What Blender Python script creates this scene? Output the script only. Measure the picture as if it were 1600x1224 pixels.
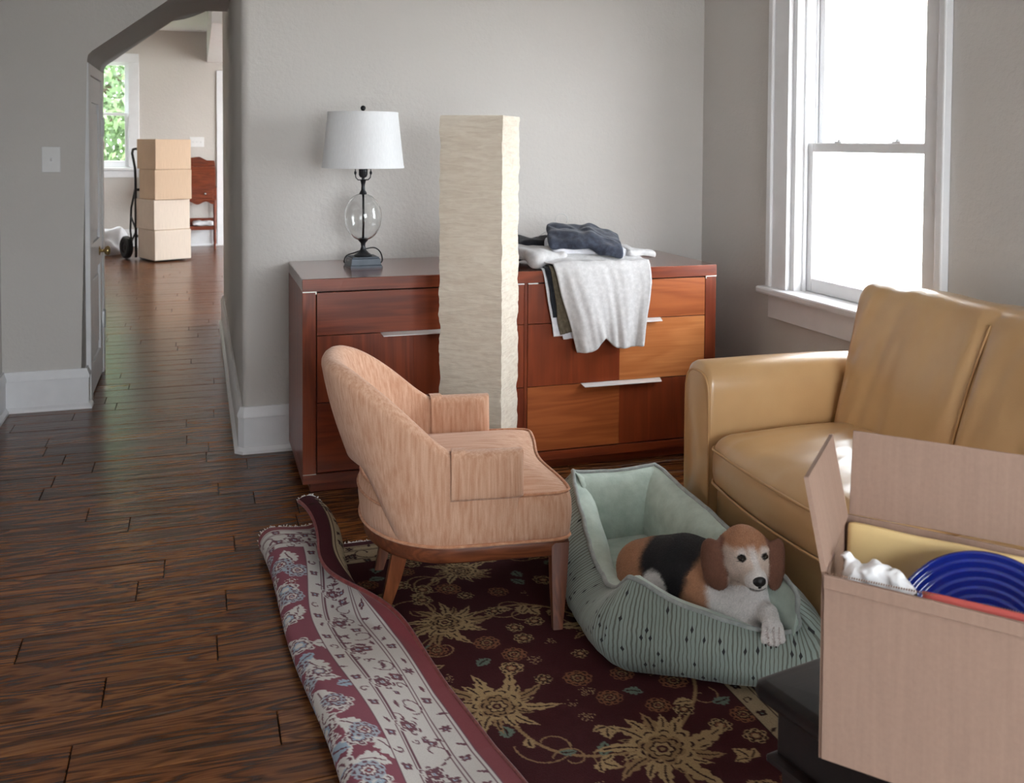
import bpy, bmesh, math, random
import numpy as np
from mathutils import Vector, Matrix, noise

for o in list(bpy.data.objects):
    bpy.data.objects.remove(o, do_unlink=True)
S = bpy.context.scene
COL = S.collection
random.seed(7)
PI = math.pi

# ------------------------------------------------------------------ camera
cam = bpy.data.cameras.new('camera')
cam.sensor_fit = 'HORIZONTAL'
cam.sensor_width = 36.0
cam.lens = 1570.0 / 1600.0 * 36.0
cam.shift_x = -0.025
cam.shift_y = -0.2075
cam.clip_start = 0.05
cam.clip_end = 200
cam_o = bpy.data.objects.new('camera', cam)
COL.objects.link(cam_o)
_p, _y, _r = 0.0358, 0.3266, 0.0065
_f = Vector((math.sin(_y) * math.cos(_p), math.cos(_y) * math.cos(_p), -math.sin(_p)))
_rt = Vector((math.cos(_y), -math.sin(_y), 0))
_up = _rt.cross(_f)
_r2 = math.cos(_r) * _rt + math.sin(_r) * _up
_u2 = -math.sin(_r) * _rt + math.cos(_r) * _up
M3 = Matrix((_r2, _u2, -_f)).transposed()
cam_o.matrix_world = Matrix.Translation((0, 0, 1.28)) @ M3.to_4x4()
S.camera = cam_o
cam.dof.use_dof = True
cam.dof.focus_distance = 2.7
cam.dof.aperture_fstop = 8.0

# ------------------------------------------------------------------ world (even overcast sky) and exposure
SKY = 9.0
w = bpy.data.worlds.new('sky')
S.world = w
w.use_nodes = True
wn = w.node_tree.nodes
wn['Background'].inputs[0].default_value = (0.90, 0.96, 1.0, 1)
wn['Background'].inputs[1].default_value = SKY
S.view_settings.view_transform = 'Standard'
S.view_settings.look = 'None'
S.view_settings.exposure = 1.15
S.view_settings.gamma = 1.0
S.view_settings.use_curve_mapping = False


def portal(name, loc, rot, sx, sy):
    """sampling aid on a window opening: lets the sky in, adds no light of its own"""
    l = bpy.data.lights.new(name, 'AREA')
    l.shape = 'RECTANGLE'
    l.size = sx
    l.size_y = sy
    l.cycles.is_portal = True
    o = bpy.data.objects.new(name, l)
    COL.objects.link(o)
    o.location = loc
    o.rotation_euler = rot
    return o


# portals face into the rooms (area lights shine along local -Z)
portal('window_portal', (2.50, 3.10, 1.30), (0, PI / 2, 0), 1.25, 0.82)
portal('window_portal', (1.15, -1.95, 1.20), (PI / 2, 0, 0), 1.8, 1.8)
portal('window_portal', (-1.15, 13.1, 1.60), (-PI / 2, 0, 0), 0.80, 1.25)
portal('window_portal', (3.70, 10.0, 1.30), (0, PI / 2, 0), 2.2, 4.6)

# ------------------------------------------------------------------ material helpers


def lin(c):
    return tuple(((x / 255.0) / 12.92 if x / 255.0 <= 0.04045 else ((x / 255.0 + 0.055) / 1.055) ** 2.4) for x in c)


class NT:
    def __init__(self, name):
        self.m = bpy.data.materials.new(name)
        self.m.use_nodes = True
        self.t = self.m.node_tree
        self.b = self.t.nodes['Principled BSDF']

    def n(self, typ, **k):
        x = self.t.nodes.new(typ)
        for a, v in k.items():
            if a.startswith('i_'):
                a = a[2:]
                x.inputs[int(a) if a.isdigit() else a.replace('_', ' ')].default_value = v
            else:
                setattr(x, a, v)
        return x

    def l(self, a, b):
        self.t.links.new(a, b)

    def math(self, op, a, b=None, c=None):
        x = self.n('ShaderNodeMath', operation=op)
        for i, v in enumerate((a, b, c)):
            if v is None:
                continue
            if isinstance(v, (int, float)):
                x.inputs[i].default_value = v
            else:
                self.l(v, x.inputs[i])
        return x.outputs[0]

    def coord(self, kind='Object', scale=(1, 1, 1), rnd=0.0, rot=(0, 0, 0)):
        tc = self.n('ShaderNodeTexCoord')
        src = tc.outputs[kind]
        if rnd:
            oi = self.n('ShaderNodeObjectInfo')
            ge = self.n('ShaderNodeNewGeometry')
            s = self.math('ADD', oi.outputs['Random'], ge.outputs['Random Per Island'])
            s = self.math('MULTIPLY', s, rnd)
            va = self.n('ShaderNodeVectorMath', operation='ADD')
            self.l(src, va.inputs[0])
            self.l(s, va.inputs[1])
            src = va.outputs[0]
        mp = self.n('ShaderNodeMapping')
        mp.inputs['Scale'].default_value = scale
        mp.inputs['Rotation'].default_value = rot
        self.l(src, mp.inputs[0])
        return mp.outputs[0]

    def noise(self, vec, scale=5, detail=4, rough=0.55, dist=0.0):
        x = self.n('ShaderNodeTexNoise')
        x.inputs['Scale'].default_value = scale
        x.inputs['Detail'].default_value = detail
        x.inputs['Roughness'].default_value = rough
        x.inputs['Distortion'].default_value = dist
        self.l(vec, x.inputs['Vector'])
        return x.outputs['Fac']

    def ramp(self, fac, stops, interp='LINEAR'):
        x = self.n('ShaderNodeValToRGB')
        cr = x.color_ramp
        cr.interpolation = interp
        while len(cr.elements) < len(stops):
            cr.elements.new(0.5)
        for e, (p, c) in zip(cr.elements, stops):
            e.position = p
            e.color = (*c, 1) if len(c) == 3 else c
        self.l(fac, x.inputs[0])
        return x.outputs[0]

    def mix(self, fac, a, b, mode='MIX'):
        x = self.n('ShaderNodeMix', data_type='RGBA', blend_type=mode)
        for i, v in ((0, fac), (6, a), (7, b)):
            if isinstance(v, (int, float)):
                x.inputs[i].default_value = v
            elif isinstance(v, tuple):
                x.inputs[i].default_value = (*v, 1) if len(v) == 3 else v
            else:
                self.l(v, x.inputs[i])
        return x.outputs[2]

    def bump(self, h, strength=0.3, dist=0.01):
        x = self.n('ShaderNodeBump')
        x.inputs['Strength'].default_value = strength
        x.inputs['Distance'].default_value = dist
        self.l(h, x.inputs['Height'])
        self.l(x.outputs[0], self.b.inputs['Normal'])

    def base(self, c):
        if isinstance(c, tuple):
            self.b.inputs['Base Color'].default_value = (*c, 1)
        else:
            self.l(c, self.b.inputs['Base Color'])

    def rough(self, r):
        if isinstance(r, (int, float)):
            self.b.inputs['Roughness'].default_value = r
        else:
            self.l(r, self.b.inputs['Roughness'])


MAT = {}


def plain(name, c, rough=0.5, metal=0.0, var=0.06, scale=12, bump=0.0, bscale=60, bdist=0.003, spec=None):
    t = NT(name)
    v = t.coord()
    f = t.noise(v, scale, 4)
    t.base(t.ramp(f, [(0.3, tuple(x * (1 - var) for x in c)), (0.7, tuple(min(1, x * (1 + var)) for x in c))]))
    t.rough(rough)
    t.b.inputs['Metallic'].default_value = metal
    if spec is not None:
        t.b.inputs['Specular IOR Level'].default_value = spec
    if bump:
        t.bump(t.noise(v, bscale, 4), bump, bdist)
    MAT[name] = t.m
    return t.m


def wood(name, dark, light, axis='x', scale=1.0, rough=0.35, contrast=(0.35, 0.65), rings=7.0, rnd=40.0, coat=0.0):
    t = NT(name)
    st = {'x': (1.1, 9, 9), 'y': (9, 1.1, 9), 'z': (9, 9, 1.1)}[axis]
    v = t.coord('Object', tuple(s * scale for s in st), rnd)
    n1 = t.noise(v, 1.0, 3, 0.5, 0.6)
    s = t.math('SINE', t.math('MULTIPLY', n1, rings * 2 * PI))
    s = t.math('MULTIPLY_ADD', s, 0.22, 0.5)
    st2 = {'x': (3, 160, 160), 'y': (160, 3, 160), 'z': (160, 160, 3)}[axis]
    v2 = t.coord('Object', st2, rnd)
    n2 = t.noise(v2, 1.0, 3, 0.6)
    v3 = t.coord('Object', tuple(0.25 * q for q in st), rnd)
    n3 = t.noise(v3, 1.0, 2)
    f = t.math('ADD', t.math('MULTIPLY', s, 0.4), t.math('ADD', t.math('MULTIPLY', n2, 0.3), t.math('MULTIPLY', n3, 0.3)))
    t.base(t.ramp(f, [(contrast[0], dark), (contrast[1], light)]))
    t.rough(rough)
    if coat:
        t.b.inputs['Coat Weight'].default_value = coat
        t.b.inputs['Coat Roughness'].default_value = 0.12
    t.bump(n2, 0.05, 0.002)
    MAT[name] = t.m
    return t.m


# ------------------------------------------------------------------ materials
def m_wall(name, c):
    t = NT(name)
    v = t.coord('Object')
    f = t.noise(v, 1.3, 3)
    t.base(t.ramp(f, [(0.3, tuple(x * 0.97 for x in c)), (0.7, tuple(min(1, x * 1.03) for x in c))]))
    t.rough(0.85)
    h = t.math('ADD', t.noise(v, 55, 3, 0.6), t.math('MULTIPLY', t.noise(v, 14, 2), 0.6))
    t.bump(h, 0.35, 0.006)
    MAT[name] = t.m


m_wall('wall_paint', (0.610, 0.583, 0.557))
m_wall('hall_paint', (0.600, 0.560, 0.525))
m_wall('ceiling_paint', (0.78, 0.78, 0.77))
plain('trim_white', (0.80, 0.80, 0.82), 0.4, var=0.03, bump=0.1, bscale=40)
plain('vinyl_white', (0.83, 0.84, 0.86), 0.35, var=0.02)
plain('plate_white', (0.80, 0.80, 0.80), 0.35, var=0.02)


def m_floor():
    t = NT('oak_planks')
    v = t.coord('Object', (1.6, 13.0, 1), 37.0)
    n1 = t.noise(v, 1.0, 3, 0.5, 1.8)
    s = t.math('SINE', t.math('MULTIPLY', n1, 30.0))
    s = t.math('MULTIPLY_ADD', s, 0.5, 0.5)
    v2 = t.coord('Object', (7, 240, 1), 37.0)
    n2 = t.noise(v2, 1.0, 3, 0.65)
    v3 = t.coord('Object', (1.2, 5, 1), 11.0)
    n3 = t.noise(v3, 1.0, 2)
    f = t.math('ADD', t.math('MULTIPLY', s, 0.30), t.math('ADD', t.math('MULTIPLY', n2, 0.42), t.math('MULTIPLY', n3, 0.32)))
    c = t.ramp(f, [(0.26, lin((50, 29, 19))), (0.46, lin((90, 54, 31))), (0.64, lin((124, 78, 43))), (0.80, lin((154, 104, 60)))])
    oi = t.n('ShaderNodeObjectInfo')
    ge = t.n('ShaderNodeNewGeometry')
    rr = t.math('FRACT', t.math('ADD', oi.outputs['Random'], ge.outputs['Random Per Island']))
    tint = t.ramp(rr, [(0.0, (0.74, 0.66, 0.62)), (0.5, (0.88, 0.84, 0.80)), (1.0, (1.05, 1.0, 0.95))])
    t.base(t.mix(1.0, c, tint, 'MULTIPLY'))
    t.rough(t.math('MULTIPLY_ADD', n2, 0.14, 0.17))
    t.b.inputs['Specular IOR Level'].default_value = 0.38
    v4 = t.coord('Object', (3.0, 34, 1), 19.0)
    n4 = t.noise(v4, 1.0, 2, 0.5)
    t.bump(t.math('ADD', t.math('MULTIPLY', n4, 1.0), t.math('MULTIPLY', n2, 0.12)), 0.30, 0.006)
    MAT['oak_planks'] = t.m


m_floor()
plain('subfloor', (0.02, 0.014, 0.010), 0.8)

CH_D, CH_L = lin((104, 42, 22)), lin((142, 66, 36))
wood('cherry_x', CH_D, CH_L, 'x', 0.8, 0.30)
wood('cherry_z', CH_D, CH_L, 'z', 0.8, 0.30)
wood('cherry_y', CH_D, CH_L, 'y', 0.8, 0.30)
wood('cherry_top', lin((118, 66, 52)), lin((138, 82, 66)), 'x', 0.8, 0.22, coat=0.8)
wood('veneer_red', lin((112, 46, 22)), lin((136, 60, 30)), 'z', 0.7, 0.32)
wood('veneer_amber', lin((176, 102, 54)), lin((204, 132, 78)), 'x', 0.8, 0.32)
wood('veneer_mid', lin((142, 72, 36)), lin((170, 94, 50)), 'x', 0.8, 0.32)
wood('walnut', lin((94, 48, 28)), lin((134, 76, 46)), 'x', 1.6, 0.38)
wood('walnut_z', lin((94, 48, 28)), lin((134, 76, 46)), 'z', 1.6, 0.38)
wood('espresso', lin((14, 8, 8)), lin((26, 15, 13)), 'x', 1.2, 0.36)
MAT['espresso'].node_tree.nodes['Principled BSDF'].inputs['Specular IOR Level'].default_value = 0.25
wood('mahogany', lin((84, 34, 20)), lin((130, 62, 36)), 'x', 1.6, 0.35)
plain('aluminium', (0.88, 0.88, 0.88), 0.35, 0.25, var=0.02)  # window reflection put into the colour: near-white base, little metal
plain('inlay', (0.70, 0.66, 0.60), 0.4, 0.5)
plain('dark_gap', (0.015, 0.008, 0.006), 0.9)
plain('black_metal', (0.018, 0.018, 0.020), 0.4, 0.5)
plain('rubber', (0.015, 0.015, 0.017), 0.75)
plain('bronze', (0.035, 0.036, 0.040), 0.35, 0.7, var=0.3, scale=40)
plain('slate', (0.070, 0.085, 0.105), 0.45, 0.2, var=0.15, scale=30)
plain('brass', (0.55, 0.40, 0.18), 0.3, 1.0)
plain('steel', (0.55, 0.55, 0.55), 0.35, 1.0)


def m_glass():
    t = NT('window_glass')
    tr = t.n('ShaderNodeBsdfTransparent')
    gl = t.n('ShaderNodeBsdfGlossy')
    gl.inputs['Roughness'].default_value = 0.02
    mx = t.n('ShaderNodeMixShader')
    mx.inputs[0].default_value = 0.06
    t.l(tr.outputs[0], mx.inputs[1])
    t.l(gl.outputs[0], mx.inputs[2])
    t.l(mx.outputs[0], t.t.nodes['Material Output'].inputs['Surface'])
    MAT['window_glass'] = t.m
    t = NT('clear_glass')
    t.base((0.98, 0.99, 0.99))
    t.rough(0.0)
    t.b.inputs['Transmission Weight'].default_value = 1.0
    t.b.inputs['IOR'].default_value = 1.40
    MAT['clear_glass'] = t.m
    t = NT('cobalt_glass')
    t.base((0.012, 0.035, 0.36))
    t.rough(0.06)
    t.b.inputs['Transmission Weight'].default_value = 0.55
    t.b.inputs['IOR'].default_value = 1.5
    t.b.inputs['Coat Weight'].default_value = 0.5
    MAT['cobalt_glass'] = t.m


m_glass()


def fabric(name, c1, c2, scale=(90, 90, 6), fine=420, rough=0.9, stops=(0.42, 0.68), sheen=0.2, bump=0.35):
    t = NT(name)
    v = t.coord('Object', scale)
    n1 = t.noise(v, 1.0, 3, 0.6)
    v2 = t.coord('Object')
    n2 = t.noise(v2, fine, 2, 0.6)
    f = t.math('ADD', t.math('MULTIPLY', n1, 0.8), t.math('MULTIPLY', n2, 0.2))
    t.base(t.ramp(f, [(stops[0], c1), (stops[1], c2)]))
    t.rough(rough)
    t.b.inputs['Sheen Weight'].default_value = sheen
    t.b.inputs['Specular IOR Level'].default_value = 0.15
    t.bump(f, bump, 0.004)
    MAT[name] = t.m


PE1, PE2 = lin((194, 142, 112)), lin((226, 188, 162))
fabric('slub_peach', PE1, PE2, (130, 130, 7), stops=(0.32, 0.74))
fabric('slub_peach_seat', PE1, PE2, (5, 110, 110), stops=(0.38, 0.72))
fabric('welt_peach', lin((190, 134, 102)), lin((214, 164, 132)), (60, 60, 60))
fabric('lampshade_linen', (0.80, 0.81, 0.83), (0.85, 0.86, 0.88), (200, 200, 40), bump=0.1)
fabric('fleece_mint', lin((166, 184, 174)), lin((196, 211, 201)), (22, 22, 22), 500, stops=(0.3, 0.7), sheen=0.5, bump=0.5)
fabric('piping_grey', lin((150, 156, 154)), lin((172, 178, 176)), (60, 60, 60))
fabric('cotton_grey', lin((188, 186, 187)), lin((204, 202, 203)), (60, 60, 60), 600, bump=0.15)
fabric('cotton_white', lin((222, 222, 230)), lin((236, 236, 242)), (60, 60, 60), 600, bump=0.15)
fabric('cotton_olive', lin((88, 80, 66)), lin((112, 102, 86)), (60, 60, 60), 600, bump=0.15)
fabric('cotton_black', lin((30, 32, 38)), lin((46, 48, 54)), (60, 60, 60), 600, bump=0.15)
fabric('cotton_navy', lin((48, 52, 64)), lin((72, 77, 92)), (40, 40, 40), 600, bump=0.25)
fabric('fringe_white', lin((196, 190, 184)), lin((216, 210, 204)), (60, 60, 60))
fabric('binding_red', lin((104, 44, 42)), lin((128, 58, 54)), (60, 60, 60))


def m_paper():
    t = NT('rice_paper')
    v = t.coord('Object', (14, 14, 90))
    n = t.noise(v, 1.0, 4, 0.6, 0.8)
    t.base(t.ramp(n, [(0.35, lin((222, 209, 192))), (0.65, lin((240, 231, 216)))]))
    t.rough(0.8)
    t.bump(n, 0.6, 0.008)
    tl = t.n('ShaderNodeBsdfTranslucent')
    tl.inputs[0].default_value = (0.92, 0.86, 0.76, 1)
    mx = t.n('ShaderNodeMixShader')
    mx.inputs[0].default_value = 0.22
    t.l(t.b.outputs[0], mx.inputs[1])
    t.l(tl.outputs[0], mx.inputs[2])
    t.l(mx.outputs[0], t.t.nodes['Material Output'].inputs['Surface'])
    MAT['rice_paper'] = t.m


m_paper()


def m_card(name, c, lines=(30, 1.5, 2)):
    t = NT(name)
    v = t.coord('Object', lines)
    n = t.noise(v, 4.0, 3, 0.5)
    v2 = t.coord('Object')
    n2 = t.noise(v2, 160, 2)
    f = t.math('ADD', t.math('MULTIPLY', n, 0.6), t.math('MULTIPLY', n2, 0.4))
    t.base(t.ramp(f, [(0.35, tuple(x * 0.93 for x in c)), (0.65, tuple(min(1, x * 1.06) for x in c))]))
    t.rough(0.8)
    t.b.inputs['Specular IOR Level'].default_value = 0.2
    t.bump(n, 0.08, 0.003)
    MAT[name] = t.m


m_card('kraft', lin((156, 129, 114)))
m_card('kraft_tan', lin((200, 174, 150)))
m_card('kraft_pale', lin((206, 191, 177)))
m_card('kraft_edge', lin((140, 108, 88)), (200, 200, 200))
plain('manila', lin((234, 204, 146)), 0.6, var=0.05, bump=0.15, bscale=14, bdist=0.01)
plain('red_paper', lin((190, 84, 78)), 0.6)


def m_leather():
    t = NT('leather_tan')
    v = t.coord('Object')
    f = t.noise(v, 3.0, 4)
    t.base(t.ramp(f, [(0.3, lin((190, 149, 102))), (0.7, lin((203, 165, 118)))]))
    t.rough(0.28)
    h = t.math('ADD', t.math('MULTIPLY', t.noise(v, 240, 2), 0.25), t.math('MULTIPLY', t.noise(v, 11, 2, 0.5), 0.75))
    t.bump(h, 0.10, 0.008)
    t.b.inputs['Coat Weight'].default_value = 0.25
    t.b.inputs['Coat Roughness'].default_value = 0.2
    MAT['leather_tan'] = t.m
    plain('leather_welt', lin((188, 146, 98)), 0.4)


m_leather()


def m_bedstripe():
    t = NT('bed_stripe')
    uv = t.n('ShaderNodeUVMap')
    sx = t.n('ShaderNodeSeparateXYZ')
    t.l(uv.outputs[0], sx.inputs[0])
    u, v = sx.outputs[0], sx.outputs[1]
    nz = t.noise(uv.outputs[0], 26, 2)
    uu = t.math('ADD', t.math('MULTIPLY', u, 105.0), t.math('MULTIPLY', nz, 1.1))
    fr = t.math('FRACT', uu)
    cell = t.math('FLOOR', uu)
    wn_ = t.n('ShaderNodeTexWhiteNoise', noise_dimensions='1D')
    t.l(cell, wn_.inputs['W'])
    width = t.math('MULTIPLY_ADD', wn_.outputs['Value'], 0.12, 0.10)
    d = t.math('ABSOLUTE', t.math('SUBTRACT', fr, 0.5))
    line = t.math('LESS_THAN', d, width)
    # diamonds strung on some of the lines
    vv = t.math('MULTIPLY', v, 62.0)
    cv = t.math('FLOOR', vv)
    w2 = t.n('ShaderNodeTexWhiteNoise', noise_dimensions='2D')
    cb = t.n('ShaderNodeCombineXYZ')
    t.l(cell, cb.inputs[0])
    t.l(cv, cb.inputs[1])
    t.l(cb.outputs[0], w2.inputs['Vector'])
    pick = t.math('LESS_THAN', w2.outputs['Value'], 0.075)
    dv = t.math('ABSOLUTE', t.math('SUBTRACT', t.math('FRACT', vv), 0.5))
    dia = t.math('LESS_THAN', t.math('ADD', t.math('MULTIPLY', d, 1.0), dv), 0.42)
    dot = t.math('MULTIPLY', pick, dia)
    ground = t.ramp(t.noise(uv.outputs[0], 9, 2), [(0.3, lin((138, 152, 146))), (0.7, lin((156, 170, 163)))])
    c = t.mix(t.math('MULTIPLY', line, 0.75), ground, lin((84, 84, 75)))
    c = t.mix(dot, c, lin((38, 40, 42)))
    t.base(c)
    t.rough(0.85)
    t.b.inputs['Sheen Weight'].default_value = 0.2
    MAT['bed_stripe'] = t.m


m_bedstripe()


def m_attr(name, attr, rough=0.9, nscale=300, bump=0.5, bdist=0.004, sheen=0.2, stretch=(1, 1, 1), var=0.25):
    t = NT(name)
    a = t.n('ShaderNodeAttribute', attribute_name=attr)
    v = t.coord('Object', stretch)
    n = t.noise(v, nscale, 3, 0.6)
    f = t.ramp(n, [(0.25, (1 - var,) * 3), (0.75, (1 + var,) * 3)])
    t.base(t.mix(1.0, a.outputs['Color'], f, 'MULTIPLY'))
    t.rough(rough)
    t.b.inputs['Sheen Weight'].default_value = sheen
    t.b.inputs['Specular IOR Level'].default_value = 0.2
    t.bump(n, bump, bdist)
    MAT[name] = t.m


m_attr('rug_pile', 'col', 0.95, 420, 0.6, 0.004, 0.0)
m_attr('rug_back', 'col', 0.95, 500, 0.3, 0.002, 0.1, var=0.12)
m_attr('dog_fur', 'col', 0.75, 220, 0.5, 0.004, 0.1, (1, 1, 1), 0.16)
m_attr('dog_coat_hair', 'col', 0.7, 60, 0.0, 0.001, 0.0, (1, 1, 1), 0.15)
plain('dog_eye', (0.012, 0.008, 0.006), 0.08)
plain('dog_nose', (0.015, 0.014, 0.015), 0.35, bump=0.5, bscale=300, bdist=0.002)
plain('dog_claw', (0.03, 0.025, 0.022), 0.4)
plain('paving', (0.52, 0.50, 0.47), 0.9, var=0.1, scale=2)
plain('grass', (0.10, 0.20, 0.05), 0.9, var=0.3, scale=3)
plain('siding_white', (0.80, 0.80, 0.78), 0.6)
plain('siding_pink', (0.70, 0.55, 0.48), 0.8, var=0.15)
plain('brick_pink', (0.55, 0.32, 0.26), 0.9, var=0.2)
plain('grey_glass', (0.22, 0.27, 0.27), 0.15)
plain('plastic_white', (0.75, 0.76, 0.80), 0.35, var=0.12, scale=9)
plain('tissue_white', (0.82, 0.82, 0.84), 0.8, var=0.03)
plain('bark', (0.10, 0.07, 0.05), 0.9)


def m_leaf():
    t = NT('leaf_green')
    ge = t.n('ShaderNodeNewGeometry')
    t.base(t.ramp(ge.outputs['Random Per Island'], [(0, (0.035, 0.075, 0.02)), (0.5, (0.08, 0.14, 0.05)), (1, (0.16, 0.24, 0.10))]))
    t.rough(0.6)
    MAT['leaf_green'] = t.m


m_leaf()

# ------------------------------------------------------------------ geometry helpers


class MB:
    def __init__(self):
        self.v = []
        self.f = []

    def add(self, vs, fs):
        o = len(self.v)
        self.v += [tuple(map(float, p)) for p in vs]
        self.f += [tuple(i + o for i in f) for f in fs]
        return self

    def box(self, x0, x1, y0, y1, z0, z1, bev=0.0, M=None):
        bm = bmesh.new()
        bmesh.ops.create_cube(bm, size=1.0)
        for v in bm.verts:
            v.co = Vector(((x0 + x1) / 2 + v.co.x * (x1 - x0), (y0 + y1) / 2 + v.co.y * (y1 - y0), (z0 + z1) / 2 + v.co.z * (z1 - z0)))
        if bev:
            bmesh.ops.bevel(bm, geom=bm.edges[:], offset=bev, segments=2, profile=0.5, affect='EDGES')
        if M is not None:
            bm.transform(M)
        bm.verts.index_update()
        self.add([v.co for v in bm.verts], [[v.index for v in f.verts] for f in bm.faces])
        bm.free()
        return self

    def lathe(self, prof, c=(0, 0, 0), n=32, M=None):
        vs, fs = [], []
        k = len(prof)
        for i in range(n):
            a = 2 * PI * i / n
            for r, z in prof:
                p = Vector((r * math.cos(a), r * math.sin(a), z))
                if M is not None:
                    p = M @ p
                vs.append(p + Vector(c))
        for i in range(n):
            j = (i + 1) % n
            for q in range(k - 1):
                fs.append((i * k + q, j * k + q, j * k + q + 1, i * k + q + 1))
        self.add(vs, fs)
        return self

    def tube(self, pts, r, n=8, closed=False, caps=True):
        pts = [Vector(p) for p in pts]
        m = len(pts)
        rs = r if isinstance(r, (list, tuple)) else [r] * m
        vs, fs = [], []
        prev = None
        for i, p in enumerate(pts):
            if closed:
                t = pts[(i + 1) % m] - pts[i - 1]
            else:
                t = pts[min(i + 1, m - 1)] - pts[max(i - 1, 0)]
            t.normalize()
            if prev is None:
                u = t.orthogonal().normalized()
            else:
                u = (prev - t * prev.dot(t))
                u = u.normalized() if u.length > 1e-6 else t.orthogonal().normalized()
            prev = u
            b = t.cross(u)
            for k in range(n):
                a = 2 * PI * k / n
                vs.append(p + (u * math.cos(a) + b * math.sin(a)) * rs[i])
        for i in range(m if closed else m - 1):
            j = (i + 1) % m
            for k in range(n):
                l = (k + 1) % n
                fs.append((i * n + k, j * n + k, j * n + l, i * n + l))
        if caps and not closed:
            fs.append(tuple(range(n))[::-1])
            fs.append(tuple((m - 1) * n + k for k in range(n)))
        self.add(vs, fs)
        return self

    def prism(self, poly, z0, z1, axis='z'):
        """extrude a 2d polygon; axis z: (x,y), axis y: (x,z) between y0,y1, axis x: (y,z)"""
        n = len(poly)
        vs = []
        for h in (z0, z1):
            for a, b in poly:
                vs.append({'z': (a, b, h), 'y': (a, h, b), 'x': (h, a, b)}[axis])
        fs = [tuple(range(n))[::-1], tuple(range(n, 2 * n))]
        for i in range(n):
            j = (i + 1) % n
            fs.append((i, j, n + j, n + i))
        self.add(vs, fs)
        return self

    def rings(self, rings, closed=True, cap0=True, cap1=True):
        n = len(rings[0])
        vs = [p for r in rings for p in r]
        fs = []
        for i in range(len(rings) - 1):
            for k in range(n if closed else n - 1):
                l = (k + 1) % n
                fs.append((i * n + k, i * n + l, (i + 1) * n + l, (i + 1) * n + k))
        if cap0:
            fs.append(tuple(range(n))[::-1])
        if cap1:
            o = (len(rings) - 1) * n
            fs.append(tuple(o + k for k in range(n)))
        self.add(vs, fs)
        return self

    def mesh(self, name):
        me = bpy.data.meshes.new(name)
        me.from_pydata(self.v, [], self.f)
        bm = bmesh.new()
        bm.from_mesh(me)
        bmesh.ops.recalc_face_normals(bm, faces=bm.faces[:])
        bm.to_mesh(me)
        bm.free()
        return me

    def build(self, name, mat, parent=None, smooth=None, kind=None, label=None):
        return link(name, self.mesh(name), mat, parent, smooth, kind, label)


def link(name, me, mat, parent=None, smooth=None, kind=None, label=None):
    o = bpy.data.objects.new(name, me)
    COL.objects.link(o)
    if mat is not None and not me.materials:
        me.materials.append(MAT[mat] if isinstance(mat, str) else mat)
    if smooth is not None:
        for p in me.polygons:
            p.use_smooth = True
        if smooth is not True:
            me.set_sharp_from_angle(angle=math.radians(smooth))
    if parent is not None:
        o.parent = parent
    if kind:
        o['kind'] = kind
    if label:
        o['label'] = label
    return o


def npmesh(name, V, Fq):
    me = bpy.data.meshes.new(name)
    V = np.asarray(V, np.float32)
    Fq = np.asarray(Fq, np.int32)
    k = Fq.shape[1]
    me.vertices.add(len(V))
    me.vertices.foreach_set('co', V.ravel())
    me.loops.add(Fq.size)
    me.loops.foreach_set('vertex_index', Fq.ravel())
    me.polygons.add(len(Fq))
    me.polygons.foreach_set('loop_start', np.arange(0, Fq.size, k, dtype=np.int32))
    me.update(calc_edges=True)
    me.validate()
    return me


def gridfaces(nu, nv, off=0, flip=False, wrapu=False):
    i = np.arange(nu if wrapu else nu - 1)
    j = np.arange(nv - 1)
    I, J = np.meshgrid(i, j, indexing='ij')
    I2 = (I + 1) % nu
    q = np.stack([I * nv + J, I2 * nv + J, I2 * nv + J + 1, I * nv + J + 1], -1).reshape(-1, 4) + off
    return q[:, ::-1] if flip else q


def setcol(me, cols):
    a = me.color_attributes.new('col', 'FLOAT_COLOR', 'POINT')
    c = np.ones((len(me.vertices), 4), np.float32)
    c[:, :3] = cols
    a.data.foreach_set('color', c.ravel())


def empty(name, loc, label, cat, group=None, rz=0.0):
    o = bpy.data.objects.new(name, None)
    COL.objects.link(o)
    o.location = loc
    o.rotation_euler = (0, 0, rz)
    o.empty_display_size = 0.05
    tag(o, label, cat, group)
    return o


def tag(o, label, cat, group=None):
    o['label'] = label
    o['category'] = cat
    if group:
        o['group'] = group
    return o


def struct(o, label=None, cat=None):
    o['kind'] = 'structure'
    if label:
        o['label'] = label
    if cat:
        o['category'] = cat
    return o


def sroot(name, loc, label, cat):
    o = bpy.data.objects.new(name, None)
    COL.objects.link(o)
    o.location = loc
    o.empty_display_size = 0.05
    return struct(o, label, cat)


def sm(e0, e1, x):
    t = np.clip((x - e0) / (e1 - e0), 0, 1)
    return t * t * (3 - 2 * t)


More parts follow.
